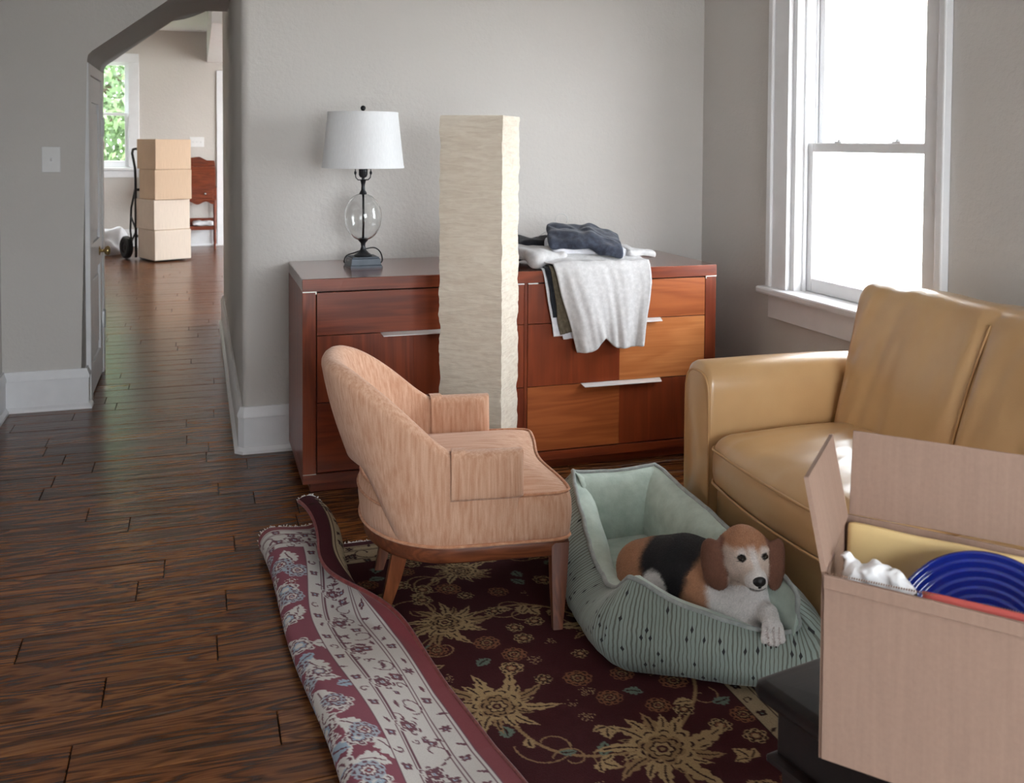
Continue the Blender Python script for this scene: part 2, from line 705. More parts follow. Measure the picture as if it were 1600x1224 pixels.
def puff(h, r, n=(16, 16, 16), bulge=(0, 0, 0), wr=0.0, wscale=8.0, seed=0.0, fn=None):
    """rounded box with puffed faces; h half sizes, r corner radius"""
    h = np.array(h, float)
    V, Fs = [], []
    off = 0
    for ax in range(3):
        for sgn in (-1, 1):
            a, b = [(1, 2), (2, 0), (0, 1)][ax]
            na, nb = n[a] + 1, n[b] + 1

            def warp(k):
                t = np.linspace(-1, 1, k)
                return np.sign(t) * (1 - (1 - np.abs(t)) ** 1.35)
            A, B = np.meshgrid(warp(na), warp(nb), indexing='ij')
            P = np.zeros((na * nb, 3))
            P[:, ax] = sgn
            P[:, a] = A.ravel()
            P[:, b] = B.ravel()
            V.append(P)
            Fs.append(gridfaces(na, nb, off, sgn < 0))
            off += na * nb
    P = np.concatenate(V)
    Q = P * h
    inner = np.clip(Q, -(h - r), h - r)
    d = Q - inner
    # cube-corner mapping keeps the spacing even
    d = d / np.maximum(np.linalg.norm(d, axis=1, keepdims=True), 1e-9)
    X = inner + d * r
    u = X / h
    for ax in range(3):
        a, b = [(1, 2), (2, 0), (0, 1)][ax]
        if bulge[ax]:
            X[:, ax] += bulge[ax] * u[:, ax] * np.clip(1 - u[:, a] ** 2, 0, 1) * np.clip(1 - u[:, b] ** 2, 0, 1)
    if wr:
        for i in range(len(X)):
            p = Vector(X[i] * wscale) + Vector((seed, seed * 1.7, -seed))
            nv = noise.noise_vector(p)
            X[i] += np.array(nv) * wr
    if fn is not None:
        X = fn(X)
    me = npmesh('puff', X, np.concatenate(Fs))
    bm = bmesh.new()
    bm.from_mesh(me)
    bmesh.ops.remove_doubles(bm, verts=bm.verts[:], dist=1e-5)
    bmesh.ops.recalc_face_normals(bm, faces=bm.faces[:])
    bm.to_mesh(me)
    bm.free()
    return me


def surface_nets(val, lo, h):
    """iso surface of a sampled field (negative inside)"""
    s = val < 0
    nx, ny, nz = val.shape
    acc = np.zeros((nx - 1, ny - 1, nz - 1, 3))
    cnt = np.zeros((nx - 1, ny - 1, nz - 1))
    offs = [(0, 0, 0), (1, 0, 0), (0, 1, 0), (1, 1, 0), (0, 0, 1), (1, 0, 1), (0, 1, 1), (1, 1, 1)]
    sl = lambda o: (slice(o[0], nx - 1 + o[0]), slice(o[1], ny - 1 + o[1]), slice(o[2], nz - 1 + o[2]))
    for a in offs:
        for ax in range(3):
            if a[ax]:
                continue
            b = list(a)
            b[ax] = 1
            va, vb = val[sl(a)], val[sl(b)]
            m = (va < 0) != (vb < 0)
            t = np.where(m, va / np.where(m, va - vb, 1), 0)
            for k in range(3):
                acc[..., k] += np.where(m, a[k] + (t if k == ax else 0), 0)
            cnt += m
    act = cnt > 0
    idx = -np.ones(act.shape, int)
    idx[act] = np.arange(act.sum())
    g = np.argwhere(act)
    V = (g + acc[act] / cnt[act][:, None]) * h + np.array(lo)
    Fs = []
    for ax in range(3):
        b, c = (ax + 1) % 3, (ax + 2) % 3
        s0 = [slice(None)] * 3
        s1 = [slice(None)] * 3
        s0[ax] = slice(0, -1)
        s1[ax] = slice(1, None)
        e = np.argwhere(s[tuple(s0)] != s[tuple(s1)])
        e = e[(e[:, b] > 0) & (e[:, c] > 0) & (e[:, b] < val.shape[b] - 1) & (e[:, c] < val.shape[c] - 1)]
        ins = s[tuple(e.T)]
        q = []
        for db, dc in ((-1, -1), (0, -1), (0, 0), (-1, 0)):
            p = e.copy()
            p[:, b] += db
            p[:, c] += dc
            q.append(idx[tuple(p.T)])
        q = np.stack(q, 1)
        q[~ins] = q[~ins][:, ::-1]
        Fs.append(q)
    return V, np.concatenate(Fs)
# ================================================================== THE SETTING
XL, XR, YB, YA, YF = -0.87, 2.267, 4.2575, 5.218, -1.8     # left, right, back wall, arch wall, wall behind the camera
XH, YH, YP = 0.17, 7.4, 6.12                                # hall side wall, its end, back of the arch passage
FX0, FX1, FY1 = -2.2, 3.5, 12.9                             # far room
HC = 2.60

# ---- floor: boards laid along x
fl = MB()
fl.box(-2.4, 3.7, -2.0, 13.1, -0.08, -0.014)
floor = struct(fl.build('floor', 'subfloor'), 'dark brown hand-scraped oak plank floor running through both rooms', 'floor')
PW = 0.135
_pl = {}


def plank_mesh(L):
    if L not in _pl:
        g, c = 0.0012, 0.0016
        x0, x1, y0, y1 = g, L - g, g, PW - g
        b = MB()
        b.rings([[(x0, y0, -0.013), (x1, y0, -0.013), (x1, y1, -0.013), (x0, y1, -0.013)],
                 [(x0, y0, -c), (x1, y0, -c), (x1, y1, -c), (x0, y1, -c)],
                 [(x0 + c, y0 + c, 0), (x1 - c, y0 + c, 0), (x1 - c, y1 - c, 0), (x0 + c, y1 - c, 0)]])
        me = b.mesh('plank')
        me.materials.append(MAT['oak_planks'])
        _pl[L] = me
    return _pl[L]


rest = MB()
rp = random.Random(21)
LEN = [0.42, 0.55, 0.70, 0.85, 1.0, 1.2]
y = -1.9
while y < 13.0:
    x = -2.3 + rp.random() * 0.6 - 0.6
    while x < 3.6:
        L = rp.choice(LEN)
        # the strip the photograph can see
        t0, t1 = math.tan(-0.17), math.tan(0.80)
        xa, xb = y * t0 - 0.35, y * t1 + 0.2
        seen = y > 1.55 and x + L > max(xa, -1.1) and x < xb
        if y > YA - 0.2:
            seen = x + L > -1.35 and x < 0.30
        elif y > YB:
            seen = x + L > -1.0 and x < 0.3
        else:
            seen = seen and x < 2.3
        dz = rp.uniform(-0.0007, 0.0003)
        if seen:
            o = bpy.data.objects.new('plank', plank_mesh(L))
            COL.objects.link(o)
            o.location = (x, y, dz)
            o.parent = floor
        else:
            me = plank_mesh(L)
            rest.add([(v.co.x + x, v.co.y + y, v.co.z + dz) for v in me.vertices], [tuple(p.vertices) for p in me.polygons])
        x += L
    y += PW
rest.build('floorboards', 'oak_planks', floor, kind='stuff')

# ---- ceilings
struct(MB().box(-2.4, 3.7, -2.0, 13.1, HC, HC + 0.1).build('ceiling', 'ceiling_paint'), 'flat white ceiling of the far room', 'ceiling')


def bulln(cx, cy, r, a0, a1, n=6):
    return [(cx + r * math.cos(a0 + (a1 - a0) * i / n), cy + r * math.sin(a0 + (a1 - a0) * i / n)) for i in range(n + 1)]


# ---- back wall with its rounded plaster corner, returning along the hall
r = 0.035
poly = [(2.45, YB), (2.45, 4.45), (0.40, 4.45), (0.40, YH)] + bulln(XH + r, YH - r, r, PI / 2, PI) + bulln(XH + r, YB + r, r, PI, 1.5 * PI)
struct(MB().prism(poly, -0.02, HC).build('wall_back', 'wall_paint', smooth=40), 'pale greige plaster wall behind the wooden dresser', 'wall')

# ---- right wall with the window opening
WY0, WY1, WZ0, WZ1 = 2.70, 3.505, 0.675, 1.93
b = MB()
b.box(XR, XR + 0.16, YF - 0.16, WY0, -0.02, HC)
b.box(XR, XR + 0.16, WY1, YB + 0.15, -0.02, HC)
b.box(XR, XR + 0.16, WY0, WY1, -0.02, WZ0)
b.box(XR, XR + 0.16, WY0, WY1, WZ1, HC)
struct(b.build('wall_right', 'wall_paint'), 'greige plaster wall around the bright window', 'wall')

# ---- left wall and the wall behind the camera
struct(MB().box(XL - 0.15, XL, YF - 0.16, YA + 0.02, -0.02, HC).build('wall_left', 'wall_paint'), 'sliver of greige side wall at the left edge', 'wall')
b = MB()
b.box(XL - 0.15, 0.25, YF - 0.16, YF, -0.02, HC)
b.box(2.05, XR + 0.16, YF - 0.16, YF, -0.02, HC)
b.box(0.25, 2.05, YF - 0.16, YF, -0.02, 0.3)
b.box(0.25, 2.05, YF - 0.16, YF, 2.1, HC)
struct(b.build('wall_front', 'wall_paint'), 'greige wall behind the camera', 'wall')

# ---- wall with the half arch; the passage behind it is as deep as the closet beside it
ax = -0.515
arch = [(XL - 0.1, -0.02), (ax, -0.02), (ax, 1.665), (ax + 0.006, 1.695), (ax + 0.03, 1.722), (-0.13, 1.962), (-0.075, 1.996), (-0.02, 2.016),
        (0.05, 2.026), (XH + 0.06, 2.028), (XH + 0.06, HC), (XL - 0.1, HC)]
bm = bmesh.new()
vs = [bm.verts.new((p[0], YA, p[1])) for p in arch]
vb = [bm.verts.new((p[0], YP, p[1])) for p in arch]
n = len(arch)
bm.faces.new(vs)
bm.faces.new(vb[::-1])
for i in range(n):
    j = (i + 1) % n
    bm.faces.new((vs[j], vs[i], vb[i], vb[j]))
bm.edges.ensure_lookup_table()
ed = []
for i in range(1, 9):
    for q in (vs, vb):
        e = bm.edges.get((q[i], q[i + 1]))
        ed.append(e)
bmesh.ops.bevel(bm, geom=ed, offset=0.022, segments=4, profile=0.5, affect='EDGES')
bmesh.ops.recalc_face_normals(bm, faces=bm.faces[:])
me = bpy.data.meshes.new('wall_arch')
bm.to_mesh(me)
bm.free()
struct(link('wall_arch', me, 'wall_paint', smooth=35), 'grey plaster wall with a slanting half arch over the passage', 'wall')

# ---- far room shell
b = MB()
b.box(FX0 - 0.15, -1.50, FY1, FY1 + 0.15, -0.02, HC)
b.box(-0.74, FX1 + 0.15, FY1, FY1 + 0.15, -0.02, HC)
b.box(-1.50, -0.74, FY1, FY1 + 0.15, -0.02, 0.95)
b.box(-1.50, -0.74, FY1, FY1 + 0.15, 2.23, HC)
struct(b.build('wall_far', 'hall_paint'), 'beige far wall behind the stacked moving boxes', 'wall')
struct(MB().box(FX0 - 0.15, FX0, YP, FY1, -0.02, HC).build('wall_far_left', 'hall_paint'), 'left wall of the far room', 'wall')
struct(MB().box(FX0 - 0.15, XL - 0.05, YP - 0.15, YP, -0.02, HC).build('wall_far_near', 'hall_paint'), 'near wall of the far room beside the passage', 'wall')
struct(MB().box(0.30, FX1 + 0.15, YH - 0.14, YH - 0.002, -0.02, HC).build('wall_far_return', 'hall_paint'), 'return wall of the far room', 'wall')
b = MB()
b.box(FX1, FX1 + 0.15, YH - 0.14, 7.7, -0.02, HC)
b.box(FX1, FX1 + 0.15, 12.3, FY1, -0.02, HC)
b.box(FX1, FX1 + 0.15, 7.7, 12.3, -0.02, 0.2)
b.box(FX1, FX1 + 0.15, 7.7, 12.3, 2.4, HC)
struct(b.build('wall_far_right', 'hall_paint'), 'right wall of the far room with wide window', 'wall')
struct(MB().box(0.115, 0.36, 8.6, FY1, 2.235, HC, 0.004).build('trim_1', 'trim_white'), 'white boxed ceiling beam in the far room', 'beam')
b = MB()
b.box(0.225, 0.345, FY1 - 0.022, FY1, 0.0, 2.14, 0.003)
struct(b.build('trim_2', 'trim_white'), 'white door casing beside the writing desk', 'trim')


# ---- baseboards: cap, board and shoe swept along the wall foot
def baseboard(name, path, label, hgt=0.19):
    prof = [(0.0, 0.0), (0.032, 0.0), (0.031, 0.012), (0.020, 0.022), (0.017, 0.024), (0.017, hgt - 0.045), (0.021, hgt - 0.043), (0.021, hgt - 0.030),
            (0.013, hgt - 0.012), (0.010, hgt), (0.0, hgt)]
    pts = [Vector((p[0], p[1], 0)) for p in path]
    rings = []
    for i, p in enumerate(pts):
        d0 = (pts[i] - pts[i - 1]).normalized() if i > 0 else None
        d1 = (pts[i + 1] - pts[i]).normalized() if i < len(pts) - 1 else None
        if d0 is None:
            nn = Vector((-d1.y, d1.x, 0))
        elif d1 is None:
            nn = Vector((-d0.y, d0.x, 0))
        else:
            n0, n1 = Vector((-d0.y, d0.x, 0)), Vector((-d1.y, d1.x, 0))
            nn = (n0 + n1)
            nn = nn / max(nn.dot(n0), 0.3)
        rings.append([(p.x + nn.x * a, p.y + nn.y * a, z) for a, z in prof])
    b = MB().rings(rings)
    struct(b.build(name, 'trim_white', smooth=30), label, 'baseboard')


baseboard('baseboard_back', [(XR, YB), (XH + 0.012, YB), (XH, YB + 0.012), (XH, YH - 0.01)], 'white baseboard wrapping the rounded wall corner left of the dresser')
baseboard('baseboard_arch', [(ax, YA + 0.06), (ax, YA), (XL, YA), (XL, YF)], 'white baseboard under the light switch')
baseboard('baseboard_right', [(XR, YB), (XR, YF)][::-1], 'white baseboard below the window')
baseboard('baseboard_far', [(0.22, FY1), (FX0, FY1)], 'white baseboard behind the hand truck', 0.22)

# ---- window 1 (right wall): casing, stool, apron, jamb and two sashes
W1 = sroot('window_1', (XR, 0, 0), 'bright white double-hung window above the tan sofa', 'window')


def part(name, mat, parent, *boxes, bev=0.003, smooth=None, label=None):
    b = MB()
    for q in boxes:
        b.box(*q, bev)
    return b.build(name, mat, parent, smooth, label=label)


part('casing', 'trim_white', W1, (-0.022, 0, WY1 - 0.002, 3.630, 0.69, WZ1 - 0.012))
part('casing', 'trim_white', W1, (-0.022, 0, 2.61, WY0 + 0.002, 0.69, WZ1 - 0.012))
part('casing', 'trim_white', W1, (-0.022, 0, 2.61, 3.630, WZ1 - 0.011, 2.05))
part('back_band', 'trim_white', W1, (-0.0345, -0.0006, 2.635, 3.605, 2.036, 2.07), bev=0.006)
part('back_band', 'trim_white', W1, (-0.034, -0.0005, 3.606, 3.640, 0.69, 2.07), bev=0.006)
part('back_band', 'trim_white', W1, (-0.034, -0.0005, 2.600, 2.634, 0.69, 2.07), bev=0.006)
part('stool', 'trim_white', W1, (-0.062, 0.10, 2.565, 3.668, 0.664, 0.692), bev=0.008)
part('apron', 'trim_white', W1, (-0.020, 0, 2.60, 3.635, 0.563, 0.664), bev=0.003)
part('jamb', 'vinyl_white', W1, (0.0, 0.15, WY1 - 0.028, WY1 + 0.001, 0.69, WZ1))
part('jamb', 'vinyl_white', W1, (0.0, 0.15, WY0 - 0.001, WY0 + 0.020, 0.69, WZ1))
part('jamb', 'vinyl_white', W1, (0.0, 0.15, WY0, WY1, WZ1 - 0.02, WZ1 + 0.001))
part('stop_bead', 'vinyl_white', W1, (0.036, 0.050, WY1 - 0.040, WY1 - 0.026, 0.69, WZ1 - 0.02), bev=0.002)
part('track', 'vinyl_white', W1, (0.088, 0.096, WY1 - 0.038, WY1 - 0.026, 0.69, WZ1 - 0.02), bev=0.002)


def sash(parent, x0, x1, y0, y1, z0, z1, st, rb, rt):
    s = part('sash', 'vinyl_white', parent, (x0, x1, y0, y0 + st, z0, z1), (x0, x1, y1 - st, y1, z0, z1),
             (x0 + 0.0004, x1 - 0.0004, y0 + st, y1 - st, z0, z0 + rb), (x0 + 0.0004, x1 - 0.0004, y0 + st, y1 - st, z1 - rt, z1), bev=0.004)
    xm = (x0 + x1) / 2
    part('pane', 'window_glass', s, (xm - 0.003, xm + 0.003, y0 + st - 0.004, y1 - st + 0.004, z0 + rb - 0.004, z1 - rt + 0.004), bev=0)
    return s


MR = 1.288
s1 = sash(W1, 0.052, 0.086, WY0 + 0.022, WY1 - 0.030, 0.693, MR, 0.040, 0.055, 0.036)
s2 = sash(W1, 0.098, 0.132, WY0 + 0.022, WY1 - 0.030, MR - 0.034, WZ1 - 0.021, 0.040, 0.036, 0.040)
for yy in (3.28, 2.94):
    b = MB().box(0.056, 0.084, yy - 0.022, yy + 0.022, MR - 0.001, MR + 0.006, 0.002)
    b.lathe([(0.0001, 0.016), (0.009, 0.015), (0.012, 0.010), (0.012, 0.004)], (0.070, yy, MR), 12)
    b.build('sash_lock', 'vinyl_white', s1)

# ---- window 2 (far wall)
W2 = sroot('window_2', (0, FY1, 0), 'small double-hung window onto green trees in the far room', 'window')
part('casing', 'trim_white', W2, (-0.77, -0.655, -0.024, 0, 0.961, 2.204))
part('casing', 'trim_white', W2, (-1.60, -1.48, -0.024, 0, 0.961, 2.204))
part('casing', 'trim_white', W2, (-1.60, -0.655, -0.0245, 0, 2.205, 2.312))
part('stool', 'trim_white', W2, (-1.62, -0.645, -0.06, 0.05, 0.925, 0.960), bev=0.006)
part('apron', 'trim_white', W2, (-1.59, -0.665, -0.02, 0, 0.84, 0.924))
part('jamb', 'vinyl_white', W2, (-0.77, -0.739, 0.0, 0.14, 0.96, 2.22))
part('jamb', 'vinyl_white', W2, (-1.501, -1.47, 0.0, 0.14, 0.96, 2.22))


def sash_y(parent, y0, y1, x0, x1, z0, z1, st, rb, rt):
    s = part('sash', 'vinyl_white', parent, (x0, x0 + st, y0, y1, z0, z1), (x1 - st, x1, y0, y1, z0, z1),
             (x0 + st, x1 - st, y0, y1, z0, z0 + rb), (x0 + st, x1 - st, y0, y1, z1 - rt, z1))
    ym = (y0 + y1) / 2
    part('pane', 'window_glass', s, (x0 + st - 0.004, x1 - st + 0.004, ym - 0.003, ym + 0.003, z0 + rb - 0.004, z1 - rt + 0.004), bev=0)


sash_y(W2, 0.02, 0.055, -1.468, -0.772, 0.963, 1.610, 0.045, 0.075, 0.035)
sash_y(W2, 0.065, 0.10, -1.468, -0.772, 1.575, 2.215, 0.045, 0.035, 0.045)

# ---- windows 3 and 4: outside the picture, they are where the room's other daylight comes from
W3 = sroot('window_3', (0, YF, 0), 'wide window behind the camera', 'window')
part('frame', 'vinyl_white', W3, (0.25, 0.32, -0.12, -0.02, 0.3, 2.1), (1.98, 2.05, -0.12, -0.02, 0.3, 2.1), (0.32, 1.98, -0.12, -0.02, 0.3, 0.37),
     (0.32, 1.98, -0.12, -0.02, 2.03, 2.1), (1.12, 1.18, -0.12, -0.02, 0.37, 2.03))
part('pane', 'window_glass', W3, (0.32, 1.12, -0.073, -0.067, 0.37, 2.03), bev=0)
part('pane', 'window_glass', W3, (1.18, 1.98, -0.073, -0.067, 0.37, 2.03), bev=0)
W4 = sroot('window_4', (FX1, 0, 0), 'wide window on the right of the far room', 'window')
part('frame', 'vinyl_white', W4, (0.02, 0.12, 7.7, 7.77, 0.2, 2.4), (0.02, 0.12, 12.23, 12.3, 0.2, 2.4), (0.02, 0.12, 7.77, 12.23, 0.2, 0.27),
     (0.02, 0.12, 7.77, 12.23, 2.33, 2.4), (0.02, 0.12, 9.97, 10.03, 0.27, 2.33))
part('pane', 'window_glass', W4, (0.067, 0.073, 7.77, 9.97, 0.27, 2.33), bev=0)
part('pane', 'window_glass', W4, (0.067, 0.073, 10.03, 12.23, 0.27, 2.33), bev=0)

# ---- closet door in the passage, seen almost edge on
D1 = sroot('door_1', (ax, 0, 0), 'narrow white panelled closet door inside the arched passage', 'door')
part('casing', 'trim_white', D1, (-0.01, 0.022, YA + 0.065, YA + 0.150, 0.0, 1.655), bev=0.004)
part('casing', 'trim_white', D1, (-0.01, 0.022, 5.985, 6.07, 0.0, 1.655), bev=0.004)
part('casing', 'trim_white', D1, (-0.01, 0.0215, YA + 0.150, 5.985, 1.60, 1.655), bev=0.004)
leaf = part('leaf', 'trim_white', D1, (-0.02, 0.016, 5.372, 5.470, 0.012, 1.596), (-0.02, 0.016, 5.868, 5.980, 0.012, 1.596),
            (-0.02, 0.0158, 5.470, 5.868, 1.47, 1.596), (-0.02, 0.0158, 5.470, 5.868, 0.62, 0.76), (-0.02, 0.0158, 5.470, 5.868, 0.012, 0.16), bev=0.002)
part('door_panel', 'trim_white', leaf, (-0.02, 0.004, 5.466, 5.872, 0.755, 1.475), bev=0.0)
part('door_panel', 'trim_white', leaf, (-0.02, 0.004, 5.466, 5.872, 0.155, 0.625), bev=0.0)
part('panel_mould', 'trim_white', leaf, (0.003, 0.012, 5.520, 5.820, 0.81, 1.42), bev=0.004)
part('panel_mould', 'trim_white', leaf, (0.003, 0.012, 5.520, 5.820, 0.21, 0.57), bev=0.004)
kb = MB()
RY = Matrix.Rotation(PI / 2, 3, 'Y')
kb.lathe([(0.0001, -0.001), (0.024, -0.001), (0.024, 0.003), (0.009, 0.006), (0.008, 0.024), (0.020, 0.030), (0.026, 0.042), (0.020, 0.053), (0.0001, 0.056)], (0.016, 5.82, 0.69), 18, RY)
kb.build('knob', 'brass', leaf, True, label='small brass knob')
for z in (0.30, 1.35):
    hb = MB().box(0.014, 0.026, 5.975, 5.992, z - 0.042, z + 0.042, 0.002)
    hb.tube([(0.027, 5.983, z - 0.05), (0.027, 5.983, z + 0.05)], 0.006, 8)
    hb.build('hinge', 'steel' if z < 1 else 'plate_white', leaf)


# ---- switch plates
def switch(name, loc, w, h, k, label):
    t = empty(name, loc, label, 'light switch')
    MB().box(-w / 2, w / 2, -0.006, 0.0, -h / 2, h / 2, 0.0025).build('plate', 'plate_white', t)
    for i in range(k):
        x = (i - (k - 1) / 2) * 0.046
        MB().box(x - 0.005, x + 0.005, -0.0065, -0.0055, -0.012, 0.012).build('slot', 'trim_white', t)
        MB().prism([(-0.006, -0.008), (-0.006, 0.008), (-0.018, 0.011), (-0.016, 0.003)], x - 0.004, x + 0.004, 'x').build('toggle', 'plate_white', t)
        for sz in (-0.030, 0.030):
            MB().lathe([(0.0001, 0.0015), (0.003, 0.001), (0.0032, 0)], (x, -0.006, sz), 10, Matrix.Rotation(PI / 2, 3, 'X')).build('screw', 'plate_white', t)


switch('light_switch', (-0.652, YA, 1.188), 0.080, 0.120, 1, 'single white toggle light switch on the grey wall left of the passage')
switch('light_switch', (-0.005, FY1, 1.267), 0.165, 0.120, 3, 'wide triple white light switch on the far wall above the boxes')

# ---- outdoors: lawn, neighbour house, trees
g = MB().box(-40, 40, -40, 14.0, -0.75, -0.55)
struct(g.build('paving_ground', 'paving'), 'pale paved yard around the house', 'paving')
g = MB().box(-40, 40, 14.0, 60, -0.74, -0.54)
struct(g.build('lawn_ground', 'grass'), 'green lawn beyond the far window', 'lawn')
NH = empty('neighbour_house', (11.0, 13.0, -0.55), 'pale house next door seen faintly through the bright window', 'house')
part('wall', 'siding_white', NH, (0, 6, -7, 9, 0, 3.0), bev=0)
part('wall', 'siding_pink', NH, (-0.6, 0.0, -7, 9, 0, 0.6), bev=0)
for k in range(3):
    wv = part('window', 'siding_white', NH, (-0.06, 0, 0.2 - k * 2.6, 1.3 - k * 2.6, 0.9, 2.6), bev=0.01)
    part('pane', 'grey_glass', wv, (-0.07, -0.06, 0.3 - k * 2.6, 1.2 - k * 2.6, 1.0, 1.72), bev=0)
    part('pane', 'grey_glass', wv, (-0.07, -0.06, 0.3 - k * 2.6, 1.2 - k * 2.6, 1.78, 2.5), bev=0)
MB().prism([(-7.5, 3.0), (9.5, 3.0), (1.0, 4.4)], -0.4, 6.4, 'x').build('roof', 'siding_pink', NH)


def tree(loc, h, rad, nl, seed, label):
    rt = random.Random(seed)
    t = empty('leafy_tree', loc, label, 'tree', 'trees outside the far window')
    b = MB()
    b.tube([(0, 0, 0), (0.1, 0.05, h * 0.3), (0.0, 0.1, h * 0.6), (0.15, 0, h * 0.85)], [0.16, 0.13, 0.09, 0.03], 8)
    for k in range(6):
        a = rt.uniform(0, 2 * PI)
        z = h * rt.uniform(0.25, 0.6)
        b.tube([(0.05, 0.05, z), (math.cos(a) * rad * 0.4, math.sin(a) * rad * 0.4, z + h * 0.15), (math.cos(a) * rad * 0.8, math.sin(a) * rad * 0.8, z + h * 0.22)], [0.06, 0.04, 0.015], 6)
    b.build('trunk', 'bark', t, True)
    l = MB()
    for k in range(nl):
        a = rt.uniform(0, 2 * PI)
        rr = rad * (rt.random() ** 0.4)
        zc = rt.uniform(-1, 1)
        c = Vector((math.cos(a) * rr * math.sqrt(max(0, 1 - zc * zc * 0.8)), math.sin(a) * rr * math.sqrt(max(0, 1 - zc * zc * 0.8)), h * 0.58 + zc * h * 0.45))
        u = Vector((rt.gauss(0, 1), rt.gauss(0, 1), rt.gauss(0, 1))).normalized()
        v = u.orthogonal().normalized()
        s = rt.uniform(0.045, 0.095)
        l.add([c - u * s, c + v * s * 0.5, c + u * s, c - v * s * 0.5], [(0, 1, 2, 3)])
    l.build('foliage', 'leaf_green', t, kind='stuff')


tree((-1.6, 17.5, -0.55), 4.6, 2.0, 15000, 3, 'bushy green tree straight outside the far window')
tree((-1.3, 24.5, -0.55), 6.0, 2.6, 15000, 4, 'taller green tree behind the nearer one outside the far window')
# ================================================================== DRESSER
DX0, DX1, DYF, DYB = 0.354, 2.021, 3.666, 4.236
DR = empty('dresser', ((DX0 + DX1) / 2, (DYF + DYB) / 2, 0), 'wide reddish cherry dresser with six drawers against the back wall', 'dresser')


def dp(name, mat, *boxes, bev=0.0015, parent=None, label=None):
    b = MB()
    cx, cy = (DX0 + DX1) / 2, (DYF + DYB) / 2
    for x0, x1, y0, y1, z0, z1 in boxes:
        b.box(x0 - cx, x1 - cx, y0 - cy, y1 - cy, z0, z1, bev)
    return b.build(name, mat, parent or DR, label=label)


dp('top', 'cherry_top', (DX0, DX1, DYF - 0.002, DYB, 0.741, 0.786), bev=0.002)
dp('top_edge', 'cherry_x', (DX0, DX1, DYF - 0.004, DYF - 0.001, 0.7405, 0.7845), bev=0.0005)
dp('side_panel', 'cherry_z', (DX0, DX0 + 0.048, DYF, DYB, 0.075, 0.7405))
dp('side_panel', 'cherry_z', (DX1 - 0.048, DX1, DYF, DYB, 0.075, 0.7405))
dp('back_panel', 'cherry_x', (DX0 + 0.048, DX1 - 0.048, DYB - 0.012, DYB - 0.004, 0.075, 0.7405))
dp('carcass', 'dark_gap', (DX0 + 0.0485, DX1 - 0.0485, DYF + 0.020, DYB - 0.02, 0.08, 0.740), bev=0)
dp('base_rail', 'cherry_x', (DX0, DX1, DYF - 0.001, DYB, 0.040, 0.0745))
dp('plinth', 'cherry_x', (DX0 + 0.03, DX1 - 0.03, DYF + 0.035, DYB - 0.02, 0.0, 0.040))
for xa, xb in ((DX0, DX0 + 0.048), (DX1 - 0.048, DX1)):
    inner = xb if xa == DX0 else xa
    dp('inlay', 'inlay', (xa, xb, DYF - 0.0045, DYF - 0.0005, 0.7375, 0.7412), (inner - 0.002, inner + 0.002, DYF - 0.0045, DYF - 0.0005, 0.730, 0.7412), bev=0)
    dp('inlay', 'inlay', (xa, xb, DYF - 0.0020, DYF + 0.001, 0.0735, 0.0762), bev=0)
colx = [(0.4055, 1.1900), (1.2060, 1.9700)]
dp('divider', 'cherry_z', (1.1915, 1.2045, DYF + 0.001, DYB - 0.03, 0.08, 0.740))
rows = [(0.5805, 0.7350), (0.3355, 0.5775), (0.0800, 0.3325)]
ven = {(0, 0): [('cherry_x', 0.62), ('veneer_red', 0.38)], (0, 1): [('cherry_z', 0.45), ('veneer_red', 0.55)], (0, 2): [('cherry_x', 0.5), ('cherry_z', 0.5)],
       (1, 0): [('veneer_red', 0.55), ('veneer_mid', 0.45)], (1, 1): [('veneer_red', 0.505), ('veneer_amber', 0.495)], (1, 2): [('veneer_mid', 0.505), ('veneer_red', 0.495)]}
for ci, (xa, xb) in enumerate(colx):
    for ri, (za, zb) in enumerate(rows):
        dw = dp('drawer', 'cherry_x', (xa, xb, DYF + 0.0045, DYF + 0.020, za, zb), bev=0)
        x = xa
        for mt, fr in ven[(ci, ri)]:
            x2 = x + (xb - xa) * fr
            dp('veneer_panel', mt, (x, x2, DYF + 0.0, DYF + 0.0045, za, zb), bev=0.0006, parent=dw)
            x = x2
        if ri > 0:
            hx0, hx1 = (0.636, 0.985) if ci == 0 else (1.428, 1.772)
            b = MB()
            cx, cy = (DX0 + DX1) / 2, (DYF + DYB) / 2
            z1 = zb + 0.002
            b.rings([[(q - cx, DYF + 0.004 - cy, z1), (q - cx, DYF + 0.004 - cy, z1 - 0.003), (q - cx + e, DYF - 0.028 - cy, z1 - 0.011), (q - cx + e, DYF - 0.028 - cy, z1 - 0.008)]
                     for q, e in ((hx0, 0.006), (hx1, -0.006))])
            b.build('handle', 'aluminium', dw, label='slim brushed metal finger pull')
        else:
            xe = xb if ci == 0 else xa
            sg = -1 if ci == 0 else 1
            dp('metal_tab', 'aluminium', (min(xe, xe + sg * 0.04), max(xe, xe + sg * 0.04), DYF - 0.006, DYF + 0.004, zb + 0.0005, zb + 0.0045), bev=0.0005, parent=dw)

